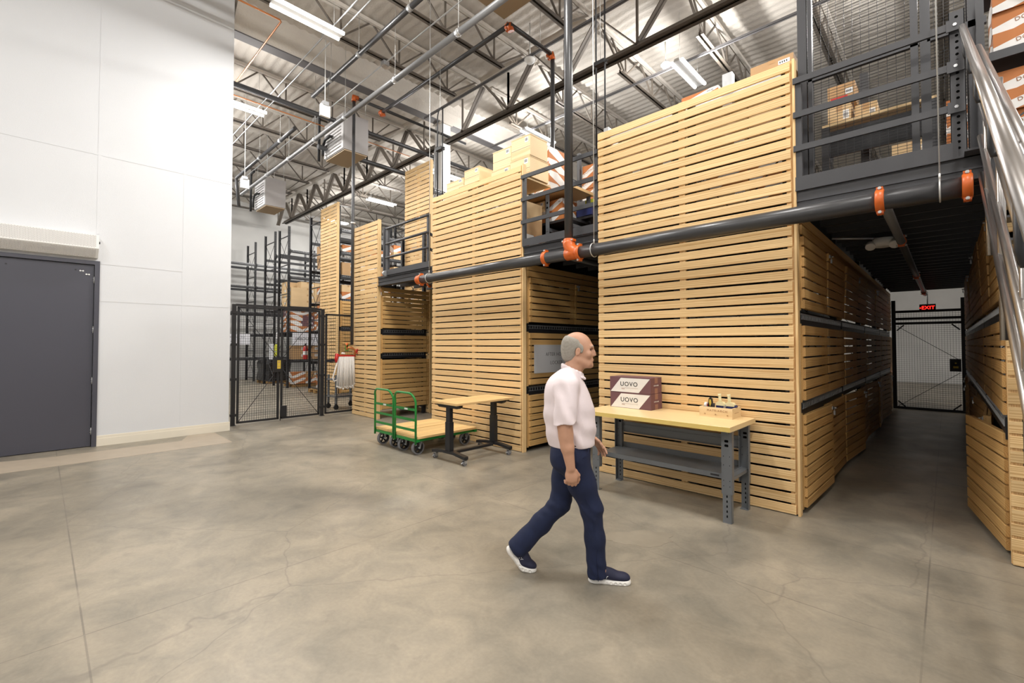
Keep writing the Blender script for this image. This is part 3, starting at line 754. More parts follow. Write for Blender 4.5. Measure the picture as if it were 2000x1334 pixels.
# elbow rising to the vertical feed
el = MB(); pts = []
for i in range(9):
    a = i / 8 * math.pi / 2
    pts.append((-3.40 - .17 * math.sin(a) - .0, PY, PZ + .17 - .17 * math.cos(a)))
el.tube(pts, PR * 1.06, 18); el.tube([(-3.60, PY, PZ), (-3.42, PY, PZ)], PR * 1.04, 18)
obj('elbow', el.mesh('elbow', ['orange']), sp)
coupling(sp, (-3.57, PY, 2.985), (0, 0, 1), .058)
obj('vertical_feed', MB().cyl((-3.57, PY, 2.96), (-3.57, PY, 8.3), .056, 18).mesh('vertical_feed', ['pipe']), sp)
for x in (-6.66, -3.18, -.02): ring_hanger(sp, x, PY, PZ, PR, 8.3)
obj('stub', MB().cyl((-6.93, PY, PZ), (-7.0, PY, PZ), PR * 1.1, 16).mesh('stub', ['orange']), sp)
t = thing('sprinkler_branch', 'short lower pipe with orange ends under the mezzanine beside the second panel', 'pipe', (0, 0, 0))
obj('pipe', MB().cyl((-7.35, 5.3, 2.82), (-6.95, 5.3, 2.84), .045, 12).mesh('pipe', ['pipe']), t); coupling(t, (-7.35, 5.3, 2.82), (1, 0, 0), .045); coupling(t, (-6.97, 5.3, 2.84), (1, 0, 0), .045)
ring_hanger(t, -7.15, 5.3, 2.83, .045, 2.95)
t = thing('aisle_sprinkler', 'dark sprinkler pipe running down the ceiling of the dark aisle', 'pipe', (-.36, 4.95, 2.80))
obj('pipe', MB().cyl((0, 0, .0), (0, 9.8, .03), .040, 12).mesh('pipe', ['pipegrey']), t)
for y in (1.9, 5.5, 8.8): coupling(t, (0, y, .015), (0, 1, 0), .040)
t = thing('aisle_sprinkler', 'dark pipe under the deck of the aisle behind the walking man', 'pipe', (-3.75, 4.95, 2.83))
obj('pipe', MB().cyl((0, 0, .0), (0, 9.0, .0), .040, 12).mesh('pipe', ['pipe']), t)
# riser loop by the ceiling
t = thing('sprinkler_riser', 'thin black riser pipe with orange elbows in front of the stacked striped cartons', 'pipe', (0, 0, 0))
obj('pipe', MB().cyl((-5.49, 6.87, 7.3), (-5.49, 6.87, 3.1), .042, 12).mesh('pipe', ['pipe']), t)
obj('pipe', MB().cyl((-5.5, 5.68, 7.3), (-5.49, 6.87, 7.3), .042, 12).mesh('pipe', ['pipe']), t)
obj('pipe', MB().cyl((-9.9, 5.7, 7.3), (-5.5, 5.68, 7.3), .042, 12).mesh('pipe', ['pipe']), t)
for p in ((-5.49, 6.84, 7.3), (-5.52, 5.70, 7.3), (-9.86, 5.7, 7.3)):
    obj('elbow', MB().tube([(p[0] - .09, p[1], p[2]), (p[0], p[1], p[2]), (p[0], p[1] + .03, p[2] - .09)], .06, 12).mesh('elbow', ['orange']), t)
    coupling(t, (p[0] - .06, p[1], p[2]), (1, 0, 0), .05)
ring_hanger(t, -5.49, 6.5, 7.3, .042, 8.3)
t = thing('standpipe', 'slim black standpipe rising beside the narrow slatted panel', 'pipe', (-9.90, 4.985, 0))
obj('pipe', MB().cyl((0, 0, 1.62), (0, 0, 7.4), .036, 12).mesh('pipe', ['pipe']), t)
obj('pipe', MB().cyl((0, 0, 7.4), (0, 3.4, 7.4), .036, 12).mesh('pipe', ['pipe']), t)
obj('elbow', MB().tube([(0, 0, 7.3), (0, 0, 7.41), (0, .1, 7.41)], .055, 12).mesh('elbow', ['orange']), t)
obj('clamp', MB().cyl((0, 0, 4.42), (0, 0, 4.46), .05, 12).mesh('clamp', ['zinc']), t)
# chilled water lines
def waterline(label, pts, r, mat, hangers=(), top=8.3):
    t = thing('water_pipe', label, 'pipe', (0, 0, 0))
    obj('pipe', MB().tube(pts, r, 14).mesh('pipe', [mat]), t)
    for x in hangers:
        y, z = pts[0][1], pts[0][2]
        ring_hanger(t, x, y, z, r, top)
        obj('pipe_collar', MB().cyl((x - .05, y, z), (x + .05, y, z), r * 1.12, 14).mesh('pipe_collar', ['galv']), t)
    return t
waterline('upper insulated pipe crossing under the bright strip light at the top left', [(-4.2, 4.30, 7.4), (-10.55, 4.30, 7.4)], .048, 'pipe', (-6.55, -8.35, -9.6))
waterline('lower insulated pipe running from the top of the picture down to the white air handlers', [(-3.6, 4.63, 6.7), (-17.1, 4.63, 6.7)], .052, 'pipegrey', (-5.65, -7.55, -9.6, -11.2, -12.9, -14.6))
waterline('upper insulated pipe beside the left light, dropping to the far air handler', [(-11.6, 4.30, 7.0), (-16.4, 4.30, 7.0), (-16.5, 4.32, 6.9), (-16.5, 4.4, 6.1)], .048, 'pipe', (-12.6, -14.2))
waterline('thick black pipe sloping behind the air handler towards the white column', [(-11.2, 4.7, 6.55), (-11.2, 9.5, 6.55)], .06, 'pipe')
waterline('double black line passing the white column under the roof beam', [(-10.75, 2.6, 7.12), (-10.75, 12.0, 7.12)], .055, 'pipe')
def conduit(label, pts, r, mat, nm='conduit'):
    return tag(obj(nm, MB().tube(pts, r, 8).mesh(nm, [mat])), label, 'conduit' if nm == 'conduit' else 'cable')
conduit('bare copper line bent at the top of the white wall', [(-8.76, -1, 7.6), (-8.76, 2.96, 7.6), (-8.80, 2.99, 7.6), (-13.5, 2.99, 7.6)], .016, 'copper')
conduit('copper line running under the joists left of the nearer air handler', [(-11.4, 2.6, 7.2), (-11.4, 7.5, 7.2)], .014, 'copper')
for i, (y, z, x0, x1, lab) in enumerate(((3.7, 7.58, -2, -20, 'upper'), (3.85, 7.56, -2, -20, 'lower'))):
    conduit(f'{lab} of two pale metal conduits strapped under the joists', [(x0, y, z), (x1, y, z)], .014, 'galv')
conduit('pale metal conduit crossing the joists right of the bright light', [(-2, 4.95, 7.57), (-20, 4.95, 7.57)], .014, 'galv')
for x in (-8.47, -10.2 - 1.75):
    b = tag(obj('junction_box', MB().box((x, 4.95, 7.55), (.13, .13, .09)).box((x, 4.95, 7.545), (.10, .10, .10)).mesh('junction_box', ['galv'])), 'small grey junction box under the ' + ('nearer' if x > -9 else 'farther') + ' joist', 'junction box')
b = tag(obj('junction_box', MB().box((-8.47, 3.75, 7.55), (.16, .22, .1)).mesh('junction_box', ['galv'])), 'grey junction box where two conduits meet below the bright light', 'junction box')
def cablepair(label, x, y, z0, z1, zb, gap=.2):
    t = thing('cable_loop', label, 'cable', (x, y, 0))
    obj('cable', MB().tube([(0, 0, z0), (0, 0, z1), (.03, 0, z1 + .12), (.12, 0, z1 + .17)], .013, 8).mesh('cable', ['black']), t)
    obj('cable', MB().tube([(gap, 0, z0), (gap, 0, z1 + .15)], .013, 8).mesh('cable', ['black']), t)
    bk = MB().box((gap / 2, 0, zb), (gap + .02, .10, .06)); bk.cyl((-.05, 0, zb), (gap + .05, 0, zb), .012, 6)
    obj('cable_bracket', bk.mesh('cable_bracket', ['black']), t)
    obj('hanger_wire', MB().cyl((gap / 2, 0, zb), (gap / 2, 0, 8.3), .004, 5).mesh('hanger_wire', ['zinc']), t)
cablepair('pair of black hanging cables with a small bracket beside the white column', -7.50, 5.6, 4.3, 6.3, 5.62, .17)
cablepair('pair of black hanging cables with a small bracket above the largest panel', -3.92, 6.0, 4.3, 7.9, 6.02, .16)
# air handlers
def handler(label, x, y, z, w_=.62, d=1.0, h=.85):
    t = thing('air_handler', label, 'air handler', (x, y, z))
    obj('case', MB().b2((0, 0, .03), (d, w_, h)).mesh('case', ['hvacside']), t)
    obj('base_panel', MB().b2((.02, .02, 0), (d - .02, w_ - .02, .03)).mesh('base_panel', ['hvacbase']), t)
    f = MB().b2((-.0, -.02, .05), (d * .98, 0, h - .02)); obj('front_panel', f.mesh('front_panel', ['hvac']), t)
    lv = MB()
    for k in range(9): lv.bar((.08, -.03, .12 + k * .08), (d - .12, -.03, .12 + k * .08), .03, .012)
    obj('louvre', lv.mesh('louvre', ['hvac']), t)
    for a in (.05, d - .05):
        for b_ in (.05, w_ - .05): obj('hanger_rod', MB().cyl((a, b_, h), (a, b_, 8.3 - z), .006, 5).mesh('hanger_rod', ['zinc']), t)
    pb_ = MB(); pb_.tube([(.1, -.10, h * .1), (.1, -.10, h * .35), (.22, -.10, h * .5), (.5, -.10, h * .5), (.5, -.02, h * .5)], .035, 8)
    pb_.tube([(-.08, -.12, h * .0), (-.08, -.12, h + .25), (-.02, -.12, h + .33), (.25, -.12, h + .33)], .036, 8)
    obj('insulated_pipe', pb_.mesh('insulated_pipe', ['rubber']), t)
    return t
handler('white air handler unit hanging left of the standpipe under the roof', -11.35, 4.95, 6.28, .62, 1.05, .92)
handler('white air handler unit hanging farthest left beside the white wall', -16.9, 5.0, 6.15, .62, 1.0, .95)
handler('air handler seen from below at the top centre of the picture', -5.41, 4.76, 7.2, .68, .82, .9)
for i, (x, y, z, lab) in enumerate(((-9.2, 4.0, 6.45, 'nearer'), (-13.4, 3.7, 5.9, 'farther'))):
    t = thing('hanging_router', f'{lab} small white wireless box hanging from a rod under the roof', 'router', (x, y, z))
    obj('box', MB().box((0, 0, 0), (.06, .20, .24)).mesh('box', ['white']), t)
    obj('mount', MB().box((.0, 0, .15), (.12, .12, .07)).mesh('mount', ['galv']), t)
    obj('drop_rod', MB().cyl((0, 0, .18), (0, 0, 8.3 - z), .009, 6).mesh('drop_rod', ['white']), t)
for x, y, z, lab in ((-6.2, 7.0, 7.5, 'near the bright light above the column'), (-4.4, 9.5, 7.75, 'above the largest slatted panel')):
    t = thing('smoke_detector', f'small round white ceiling detector {lab}', 'detector', (x, y, z))
    obj('dome', MB().tube([(0, 0, 0), (0, 0, .05), (0, 0, .09)], [.05, .11, .12], 16).mesh('dome', ['white']), t)
    obj('stem', MB().cyl((0, 0, .08), (0, 0, 8.36 - z), .012, 6).mesh('stem', ['zinc']), t)
# emergency light under the aisle deck
t = thing('emergency_light', 'white twin-lamp emergency light under the mezzanine of the dark aisle', 'emergency light', (-.53, 6.9, 2.78))
obj('base', MB().tube([(0, 0, .10), (0, 0, .04), (0, 0, 0)], [.10, .10, .08], 16).mesh('base', ['white']), t)
for s in (-1, 1): obj('lamp_head', MB().tube([(s * .11, -.02, .06), (s * .11, -.05, .02), (s * .11, -.07, 0)], [.035, .05, .05], 12).mesh('lamp_head', ['white']), t)
obj('conduit', MB().tube([(0, 0, .10), (-.45, -.3, .12)], .012, 8).mesh('conduit', ['galv']), t)
t = thing('exit_sign', 'glowing red EXIT sign above the mesh door at the end of the dark aisle', 'exit sign', (-.33, 15.1, 2.53))
obj('housing', MB().b2((-.15, 0, -.09), (.15, .05, .09)).mesh('housing', ['black']), t)
obj('lettering', textmesh('EXIT', .115, 'exit', space=1.05), t, (.01, -.004, 0), (math.pi / 2, 0, 0))
obj('arrow', MB().prism([(-.145, 0), (-.125, .02), (-.125, -.02)], -.004, -.003, 0, (0, 2, 1)).mesh('arrow', ['exit']), t)
obj('bracket', MB().b2((-.02, .03, -.08), (.02, .07, -.03)).cyl((0, .02, .09), (0, .02, .4), .012, 8).mesh('bracket', ['galv']), t)

# ================================================================== cartons
def carton(kind, x, y, z, d, rz, label, group=None, flip=False):
    """d = (w, depth, h); local front is -Y"""
    key = (kind, tuple(round(a, 3) for a in d), flip)
    if key not in CACHE:
        w_, dp, h = d; b = MB(); e = .0012; b.b2((-w_ / 2, -dp / 2, 0), (w_ / 2, dp / 2, h))
        mats = {'striped': ['ocard', 'wcard', 'paper', 'ink'], 'kraft': ['kraft', 'tape', 'paper', 'ink'], 'pale': ['kraftpale', 'tape', 'paper', 'ink'], 'plumbox': ['plum', 'plumtape', 'paper', 'ink'], 'crate': ['pine_pale', 'pine_pale', 'paper', 'ink']}[kind]
        def fq(pts, m):                                             # print on front and back
            b.quad([(px, -dp / 2 - e, pz) for px, pz in pts], m); b.quad([(-px, dp / 2 + e, pz) for px, pz in pts], m)
        def sq(pts, m):
            b.quad([(w_ / 2 + e, py, pz) for py, pz in pts], m); b.quad([(-w_ / 2 - e, -py, pz) for py, pz in pts], m)
        if kind == 'striped':
            a = w_ / 2
            fq([(-a, 0), (-a * .55, 0), (a, h * .72), (a, h), (a * .55, h), (-a, h * .30)], 1)
            q = dp / 2; sq([(-q, h * .55), (-q, h), (-q * .0, h), (q, h * .42), (q, 0), (q * .3, 0)], 1)
            fq2 = [(a * .35, h * .60), (a * .85, h * .60), (a * .85, h * .86), (a * .35, h * .86)]
            b.quad([(px, -dp / 2 - 2 * e, pz) for px, pz in fq2], 2)
            for k in range(5): b.quad([(a * (.42 + k * .07), -dp / 2 - 3 * e, h * .66), (a * (.45 + k * .07), -dp / 2 - 3 * e, h * .66), (a * (.45 + k * .07), -dp / 2 - 3 * e, h * .80), (a * (.42 + k * .07), -dp / 2 - 3 * e, h * .80)], 3)
        elif kind == 'crate':
            for pz in (h * .42,): fq([(-w_ / 2, pz), (w_ / 2, pz), (w_ / 2, pz + .004), (-w_ / 2, pz + .004)], 3)
            b.quad([(w_ * .22, -dp / 2 - e, h * .66), (w_ * .40, -dp / 2 - e, h * .66), (w_ * .40, -dp / 2 - e, h * .90), (w_ * .22, -dp / 2 - e, h * .90)], 2)
            b.b2((-w_ / 2 - .004, -dp / 2 - .004, h - .014), (w_ / 2 + .004, dp / 2 + .004, h), 0)
            for k in range(4): b.quad([(w_ * (.24 + k * .035), -dp / 2 - 2 * e, h * .72), (w_ * (.26 + k * .035), -dp / 2 - 2 * e, h * .72), (w_ * (.26 + k * .035), -dp / 2 - 2 * e, h * .86), (w_ * (.24 + k * .035), -dp / 2 - 2 * e, h * .86)], 3)
        else:
            b.b2((-.03, -dp / 2, h), (.03, dp / 2, h + e), 1); fq([(-.03, h * .72), (.03, h * .72), (.03, h), (-.03, h)], 1)
            b.quad([(w_ * .16, -dp / 2 - e, h * .40), (w_ * .42, -dp / 2 - e, h * .40), (w_ * .42, -dp / 2 - e, h * .72), (w_ * .16, -dp / 2 - e, h * .72)], 2)
            for k in range(4): b.quad([(w_ * (.19 + k * .05), -dp / 2 - 2 * e, h * .48), (w_ * (.215 + k * .05), -dp / 2 - 2 * e, h * .48), (w_ * (.215 + k * .05), -dp / 2 - 2 * e, h * .63), (w_ * (.19 + k * .05), -dp / 2 - 2 * e, h * .63)], 3)
        CACHE[key] = b.mesh(kind + '_carton', mats)
    nm = {'striped': 'striped_carton', 'kraft': 'cardboard_carton', 'pale': 'cardboard_carton', 'plumbox': 'plum_carton', 'crate': 'wooden_wine_crate'}[kind]
    o_ = obj(nm, CACHE[key], None, (x, y, z), (0, 0, rz + random.uniform(-.012, .012)))
    tag(o_, label, 'crate' if kind == 'crate' else 'carton', group)
    return o_
WORDK = {'striped': 'striped carton', 'kraft': 'brown carton', 'pale': 'pale carton', 'plumbox': 'plum carton', 'crate': 'wooden crate'}
def pile(kinds, x0, y0, z0, nx, nz, d, step_axis, rz, where, group, text=False, ragged=0, gapx=.012):
    """a wall of cartons; columns run along step_axis ('x' or 'y')"""
    for i in range(nx):
        top = nz - (random.randint(0, ragged) if ragged else 0)
        for k in range(top):
            kd = kinds[(i * 3 + k * 5 + int(random.random() * 1.4)) % len(kinds)]
            p = i * (d[0] + gapx)
            x, y = (x0 + p, y0) if step_axis == 'x' else (x0, y0 + p)
            row = 'bottom' if k == 0 else 'top' if k == top - 1 else 'middle' if top == 3 else ORD[k] + '-row'
            col = ORD[i]
            o_ = carton(kd, x, y + (random.uniform(-.015, .015) if step_axis == 'x' else 0), z0 + k * (d[2] + .001), d, rz, f'{WORDK[kd]}, {row} of {col} stack, {where}', group)
            if text and kd == 'striped':
                tx = obj('lettering', textmesh('DOMAINE', d[2] * .27, 'inkbrown', space=1.1), o_, (-.02, -d[1] / 2 - .003, d[2] * .50), (math.pi / 2, -math.atan2(d[2] * .46, d[0]) , 0))
# upper level between the two big panels
D1 = (.36, .48, .215)
UP = 'striped cartons on the upper level behind the guard rail'
def shelf_rack(label, x0, x1, y, zs, h, z0, depth=.6):
    t = thing('shelf_rack', label, 'rack', (x0, y, z0))
    W = x1 - x0
    for x in (0, W):
        for yy in (0, depth): obj('post', MB().b2((x - .03, yy - .03, 0), (x + .03, yy + .03, h)).mesh('post', ['char']), t)
    for z in zs:
        obj('shelf_board', MB().b2((-.0, -.02, z - z0 - .05), (W, depth + .02, z - z0)).mesh('shelf_board', ['chard']), t)
        obj('beam', MB().b2((-.0, -.04, z - z0 - .07), (W, -.02, z - z0)).mesh('beam', ['char']), t)
    b = MB(); b.bar((.03, -.035, .15), (W - .03, -.035, h * .5), .012, .012); b.bar((.03, -.035, h * .5), (W - .03, -.035, .15), .012, .012)
    obj('brace', b.mesh('brace', ['char']), t)
    return t
shelf_rack('upper-level rack of striped cartons beside the riser pipe', -4.78, -3.30, 6.75, (3.25, 3.72, 4.20), 2.0, 3.1)
for z, nz in ((3.255, 2), (3.725, 2), (4.205, 4)):
    pile(['striped'], -4.55, 7.02, z, 4, nz, D1, 'x', 0, {3.255: 'on the lowest shelf behind the upper guard rail', 3.725: 'on the middle shelf behind the upper guard rail', 4.205: 'on the top shelf behind the upper guard rail'}[z], UP, True, 1 if nz == 4 else 0)
pile(['striped'], -5.35, 6.6, 4.38, 1, 4, D1, 'x', 0, 'left of the riser pipe on the upper level', UP, True)
# pale wooden crates on top of the second panel
WC = 'pale wooden wine crates on top of the second slatted panel'
tk = thing('top_deck', 'shelf deck hidden behind the top of the second slatted panel', 'shelf', (-6.85, 5.14, 4.20))
obj('shelf_board', MB().b2((0, 0, 0), (2.2, .62, .03)).mesh('shelf_board', ['pine_pale']), tk)
for i, (x, y, z, d, lab) in enumerate((
        (-4.83, 5.44, 4.235, (.42, .46, .33), 'large pale wooden crate at the right end of the second panel, lower one'),
        (-4.81, 5.42, 4.57, (.40, .42, .33), 'labelled pale wooden crate stacked highest at the right end of the second panel'),
        (-5.28, 5.46, 4.235, (.44, .46, .30), 'plain pale wooden crate, lower one left of the labelled stack'),
        (-5.26, 5.46, 4.54, (.42, .44, .31), 'plain pale wooden crate, upper one left of the labelled stack'),
        (-6.62, 5.5, 4.235, (.44, .46, .26), 'low pale wooden crate nearest the white column'),
        (-6.58, 5.52, 4.50, (.50, .40, .18), 'pale wooden crate lying second in the heap beside the white column'),
        (-6.14, 5.48, 4.235, (.44, .46, .26), 'pale wooden crate at the right foot of the heap beside the white column'),
        (-6.06, 5.46, 4.50, (.40, .36, .26), 'pale wooden crate stacked highest in the heap beside the white column'))):
    carton('crate', x, y, z, d, 0, lab, WC)
# bench on the upper level
t = thing('work_table', 'grey work table with a thick wooden top standing on the upper level', 'table', (-5.0, 5.75, 3.1))
obj('tabletop', cboard(1.6, .62, .045, 'butcher'), t, (0, .31, 1.02))
for x in (.0 + .28, .72):
    for y in (.04, .58):
        lb = MB().b2((x - .04, y - .03, 0), (x + .04, y - .024, 1.0)).b2((x - .04, y - .03, 0), (x - .034, y + .03, 1.0))
        for k in range(6): lb.b2((x - .006, y - .032, .06 + k * .05), (x + .006, y - .0299, .085 + k * .05), 1)
        for k in (.78, .86): lb.cyl((x, y - .031, k), (x, y - .0299, k), .018, 10, 1)
        obj('leg', lb.mesh('leg', ['grey', 'hole']), t)
obj('side_brace', MB().bar((.72, .0, .42), (.72, .6, .42), .03, .06).bar((.28, 0, .42), (.28, .6, .42), .03, .06).mesh('side_brace', ['grey']), t)
obj('stretcher', MB().b2((-.6, .54, .45), (.75, .56, .55)).mesh('stretcher', ['chard']), t)
for i, (kd, x, y, z, d) in enumerate((('striped', -4.98, 6.05, 3.66, (.34, .40, .20)), ('striped', -4.62, 6.08, 3.66, (.30, .40, .20)), ('striped', -4.66, 6.1, 3.862, (.30, .40, .17)), ('crate', -5.05, 6.1, 3.862, (.30, .4, .2)), ('crate', -5.0, 5.95, 3.11, (.5, .36, .22)), ('striped', -4.55, 5.9, 3.11, (.3, .36, .16)))):
    carton(kd, x, y, z, d, 0, f'{WORDK[kd]} ' + ('under the upper work table, left one of the lower row', 'under the upper work table, right one of the lower row', 'under the upper work table, stacked at the right', 'under the upper work table, stacked at the left', 'standing on the upper floor under the work table', 'low on the upper floor beside the work table leg')[i], 'boxes under the upper work table')
obj('undershelf', MB().b2((-.62, .04, .51), (.74, .58, .55)).mesh('undershelf', ['chard']), t)
tag(obj('folder', MB().box((-4.28, 6.35, 4.0), (.16, .05, .10)).mesh('folder', ['yellowv'])), 'lime green pad on the shelf behind the upper work table', 'pad')
tag(obj('cloth', MB().box((-4.3, 6.33, 3.82), (.30, .26, .13)).box((-4.3, 6.33, 3.87), (.28, .24, .06)).mesh('cloth', ['blue'])), 'folded dark blue cloth on the shelf behind the upper work table', 'cloth')
sh2 = thing('side_shelf', 'small dark shelf behind the upper work table', 'shelf', (-4.3, 6.3, 3.1))
obj('top_board', MB().b2((-.22, -.17, .58), (.22, .2, .615)).mesh('top_board', ['chard']), sh2)
for x in (-.2, .2): obj('leg', MB().b2((x - .015, -.015, 0), (x + .015, .015, .58)).mesh('leg', ['chard']), sh2)
# top of the largest panel
t = thing('shelf_beam', 'galvanised shelf beam and board along the top of the largest slatted panel', 'shelf', (-3.2, 5.12, 0))
obj('beam', MB().b2((0, 0, 4.30), (2.1, .03, 4.425)).mesh('beam', ['galv']), t)
obj('shelf_board', MB().b2((0, .02, 4.425), (2.1, 1.1, 4.445)).mesh('shelf_board', ['pine_pale']), t)
obj('upright_tip', MB().b2((1.48, -.02, 4.2), (1.58, .06, 4.56)).mesh('upright_tip', ['galv']), t)
obj('upright_tip', MB().b2((-.02, -.02, 4.2), (.05, .06, 4.47)).mesh('upright_tip', ['galv']), t)
carton('striped', -2.02, 5.42, 4.447, (.42, .36, .10), 0, 'low striped carton lying on top of the largest slatted panel')
carton('kraft', -1.27, 5.40, 4.447, (.40, .36, .13), 0, 'brown cardboard carton at the right end on top of the largest panel')
carton('kraft', -2.95, 5.5, 4.447, (.30, .3, .05), 0, 'flat brown carton at the left end on top of the largest panel')
# cartons stored inside the largest panel's upper shelves, glimpsed through the slats
sb_ = thing('inner_shelf', 'shelf seen through the gaps of the largest slatted panel', 'shelf', (-3.2, 5.12, 3.70))
obj('shelf_board', MB().b2((0, 0, 0), (2.1, 1.0, .03)).mesh('shelf_board', ['chard']), sb_)
pile(['striped', 'pale', 'striped', 'kraft'], -2.95, 5.45, 3.11, 5, 2, (.40, .42, .26), 'x', 0, 'on the low shelf behind the largest panel', 'cartons glimpsed behind the largest panel')
pile(['kraft', 'striped', 'pale'], -2.95, 5.45, 3.732, 5, 2, (.40, .42, .24), 'x', 0, 'on the high shelf behind the largest panel', 'cartons glimpsed behind the largest panel')
pile(['striped', 'pale', 'kraft'], -6.60, 5.45, 3.11, 5, 3, (.40, .42, .26), 'x', 0, 'behind the second panel', 'cartons glimpsed behind the second panel')
# upper level over the dark aisle
t = thing('bench_shelf', 'black bench with pale wooden top seen through the wire mesh', 'bench', (-.98, 6.1, 3.1))
obj('tabletop', cboard(.95, .6, .04, 'pine_pale'), t, (.47, .3, .98))
obj('apron', MB().b2((.05, .0, .62), (.95, .03, .90)).mesh('apron', ['black']), t); obj('kick_board', MB().b2((.05, .0, .0), (.95, .03, .12)).mesh('kick_board', ['black']), t)
for x in (.03, .92): obj('leg', MB().b2((x - .035, -.02, 0), (x + .035, .05, .96)).mesh('leg', ['char']), t)
obj('back_post', MB().b2((.28, .62, 0), (.36, .68, 1.75)).mesh('back_post', ['char']), t)
obj('lower_shelf', MB().b2((.05, .02, .14), (.95, .58, .17)).mesh('lower_shelf', ['chard']), t)
for i, (kd, x, y, z, d) in enumerate((('pale', -.86, 6.55, 4.105, (.22, .3, .32)), ('pale', -.62, 6.6, 4.105, (.20, .3, .26)), ('kraft', -.84, 6.55, 4.426, (.26, .3, .22)), ('striped', -.80, 6.45, 3.272, (.24, .2, .30)), ('striped', -.5, 6.5, 3.272, (.22, .2, .22)), ('crate', -.30, 6.5, 3.272, (.12, .25, .3)))):
    carton(kd, x, y, z, d, 0, f'{WORDK[kd]} ' + ('on the mesh-screened bench, left one', 'on the mesh-screened bench, right one', 'topmost on the mesh-screened bench', 'below the mesh-screened bench, left one', 'below the mesh-screened bench, right one', 'below the mesh-screened bench by the yellow tag')[i])
tag(obj('warning_card', MB().box((-.86, 6.395, 4.46), (.16, .004, .09)).mesh('warning_card', ['red'])), 'small red handling label stuck on a carton behind the mesh', 'label')
tag(obj('yellow_tag', MB().box((-.42, 6.38, 3.32), (.05, .02, .09)).mesh('yellow_tag', ['yellowv'])), 'small yellow tag below the mesh-screened bench', 'tag')
pile(['pale', 'kraft'], -.30, 9.0, 3.11, 1, 5, (.5, .4, .3), 'x', 0, 'deep behind the mesh partition', 'cartons deep behind the mesh')
# rack of DOMAINE cartons at top right
shelf_rack('rack of lettered cartons at the top right corner behind the stair rails', .20, 2.0, 5.32, (3.16, 3.98, 4.66), 3.0, 3.1, .5)
D2 = (.50, .42, .165)
pile(['striped'], .56, 5.56, 3.165, 2, 4, D2, 'x', 0, 'on the lowest shelf at the top right corner', 'lettered cartons at the top right', True)
pile(['striped'], .56, 5.56, 3.985, 2, 3, D2, 'x', 0, 'on the middle shelf at the top right corner', 'lettered cartons at the top right', True)
pile(['striped'], .56, 5.56, 4.665, 2, 3, D2, 'x', 0, 'on the highest shelf at the top right corner', 'lettered cartons at the top right', True)
pile(['striped'], .16, 7.6, 3.11, 1, 7, (.24, .4, .2), 'x', 0, 'seen through the mesh beside the stair head', 'cartons beyond the stair head')
# cartons behind the gate (tall racks)
GB = 'cartons on the tall racks beyond the mesh gate'
pile(['pale', 'pale', 'kraft'], -18.55, 6.75, 3.08, 2, 4, (.48, .42, .24), 'x', 0, 'front end of third shelf beyond the gate', GB, ragged=1)
pile(['pale'], -18.02, 7.15, 3.08, 3, 4, (.50, .40, .24), 'y', math.pi / 2, 'along the third shelf beyond the gate', GB)
pile(['striped', 'striped', 'striped', 'plumbox'], -18.55, 6.75, 2.12, 2, 4, (.48, .42, .21), 'x', 0, 'front end of second shelf beyond the gate', GB)
pile(['striped', 'striped', 'plumbox', 'striped'], -18.02, 7.15, 2.12, 4, 4, (.50, .40, .21), 'y', math.pi / 2, 'along the second shelf beyond the gate', GB)
pile(['kraft', 'striped', 'pale'], -18.02, 6.85, 1.07, 3, 2, (.50, .40, .26), 'y', math.pi / 2, 'along the first shelf beyond the gate', GB)
pile(['striped', 'striped', 'kraft'], -18.02, 6.85, .14, 4, 2, (.50, .40, .22), 'y', math.pi / 2, 'on the floor pallet beyond the gate', GB)
pile(['kraft', 'kraft'], -15.45, 6.8, 4.22, 2, 3, (.45, .4, .26), 'x', 0, 'fourth shelf left of the tall narrow panel', GB)
pile(['kraft', 'striped'], -15.45, 6.8, 3.08, 2, 2, (.45, .4, .26), 'x', 0, 'on the third shelf left of the tall narrow panel', GB)
pile(['striped'], -15.45, 6.8, 2.12, 2, 3, (.45, .4, .28), 'x', 0, 'on the second shelf left of the tall narrow panel', GB)
pile(['kraft', 'pale'], -15.45, 6.85, 1.07, 2, 2, (.45, .4, .24), 'x', 0, 'on the first shelf left of the tall narrow panel', GB)
pile(['striped', 'kraft'], -15.45, 6.8, .14, 2, 2, (.45, .4, .24), 'x', 0, 'on the pallet left of the tall narrow panel', GB)
for x, y, lab in ((-18.35, 7.2, 'under the striped cartons on the floor beyond the gate'), (-15.25, 6.9, 'under the cartons left of the tall narrow panel')):
    t = thing('wooden_pallet', f'low wooden pallet {lab}', 'pallet', (x, y, 0))
    for k in range(5): obj('board', cboard(1.0, .10, .02, 'pine_locker'), t, (0, -.48 + k * .24, .115))
    for k in (-.4, 0, .4): obj('runner', boxmesh(.08, 1.1, .09, 'pine_locker'), t, (k, 0, .055))
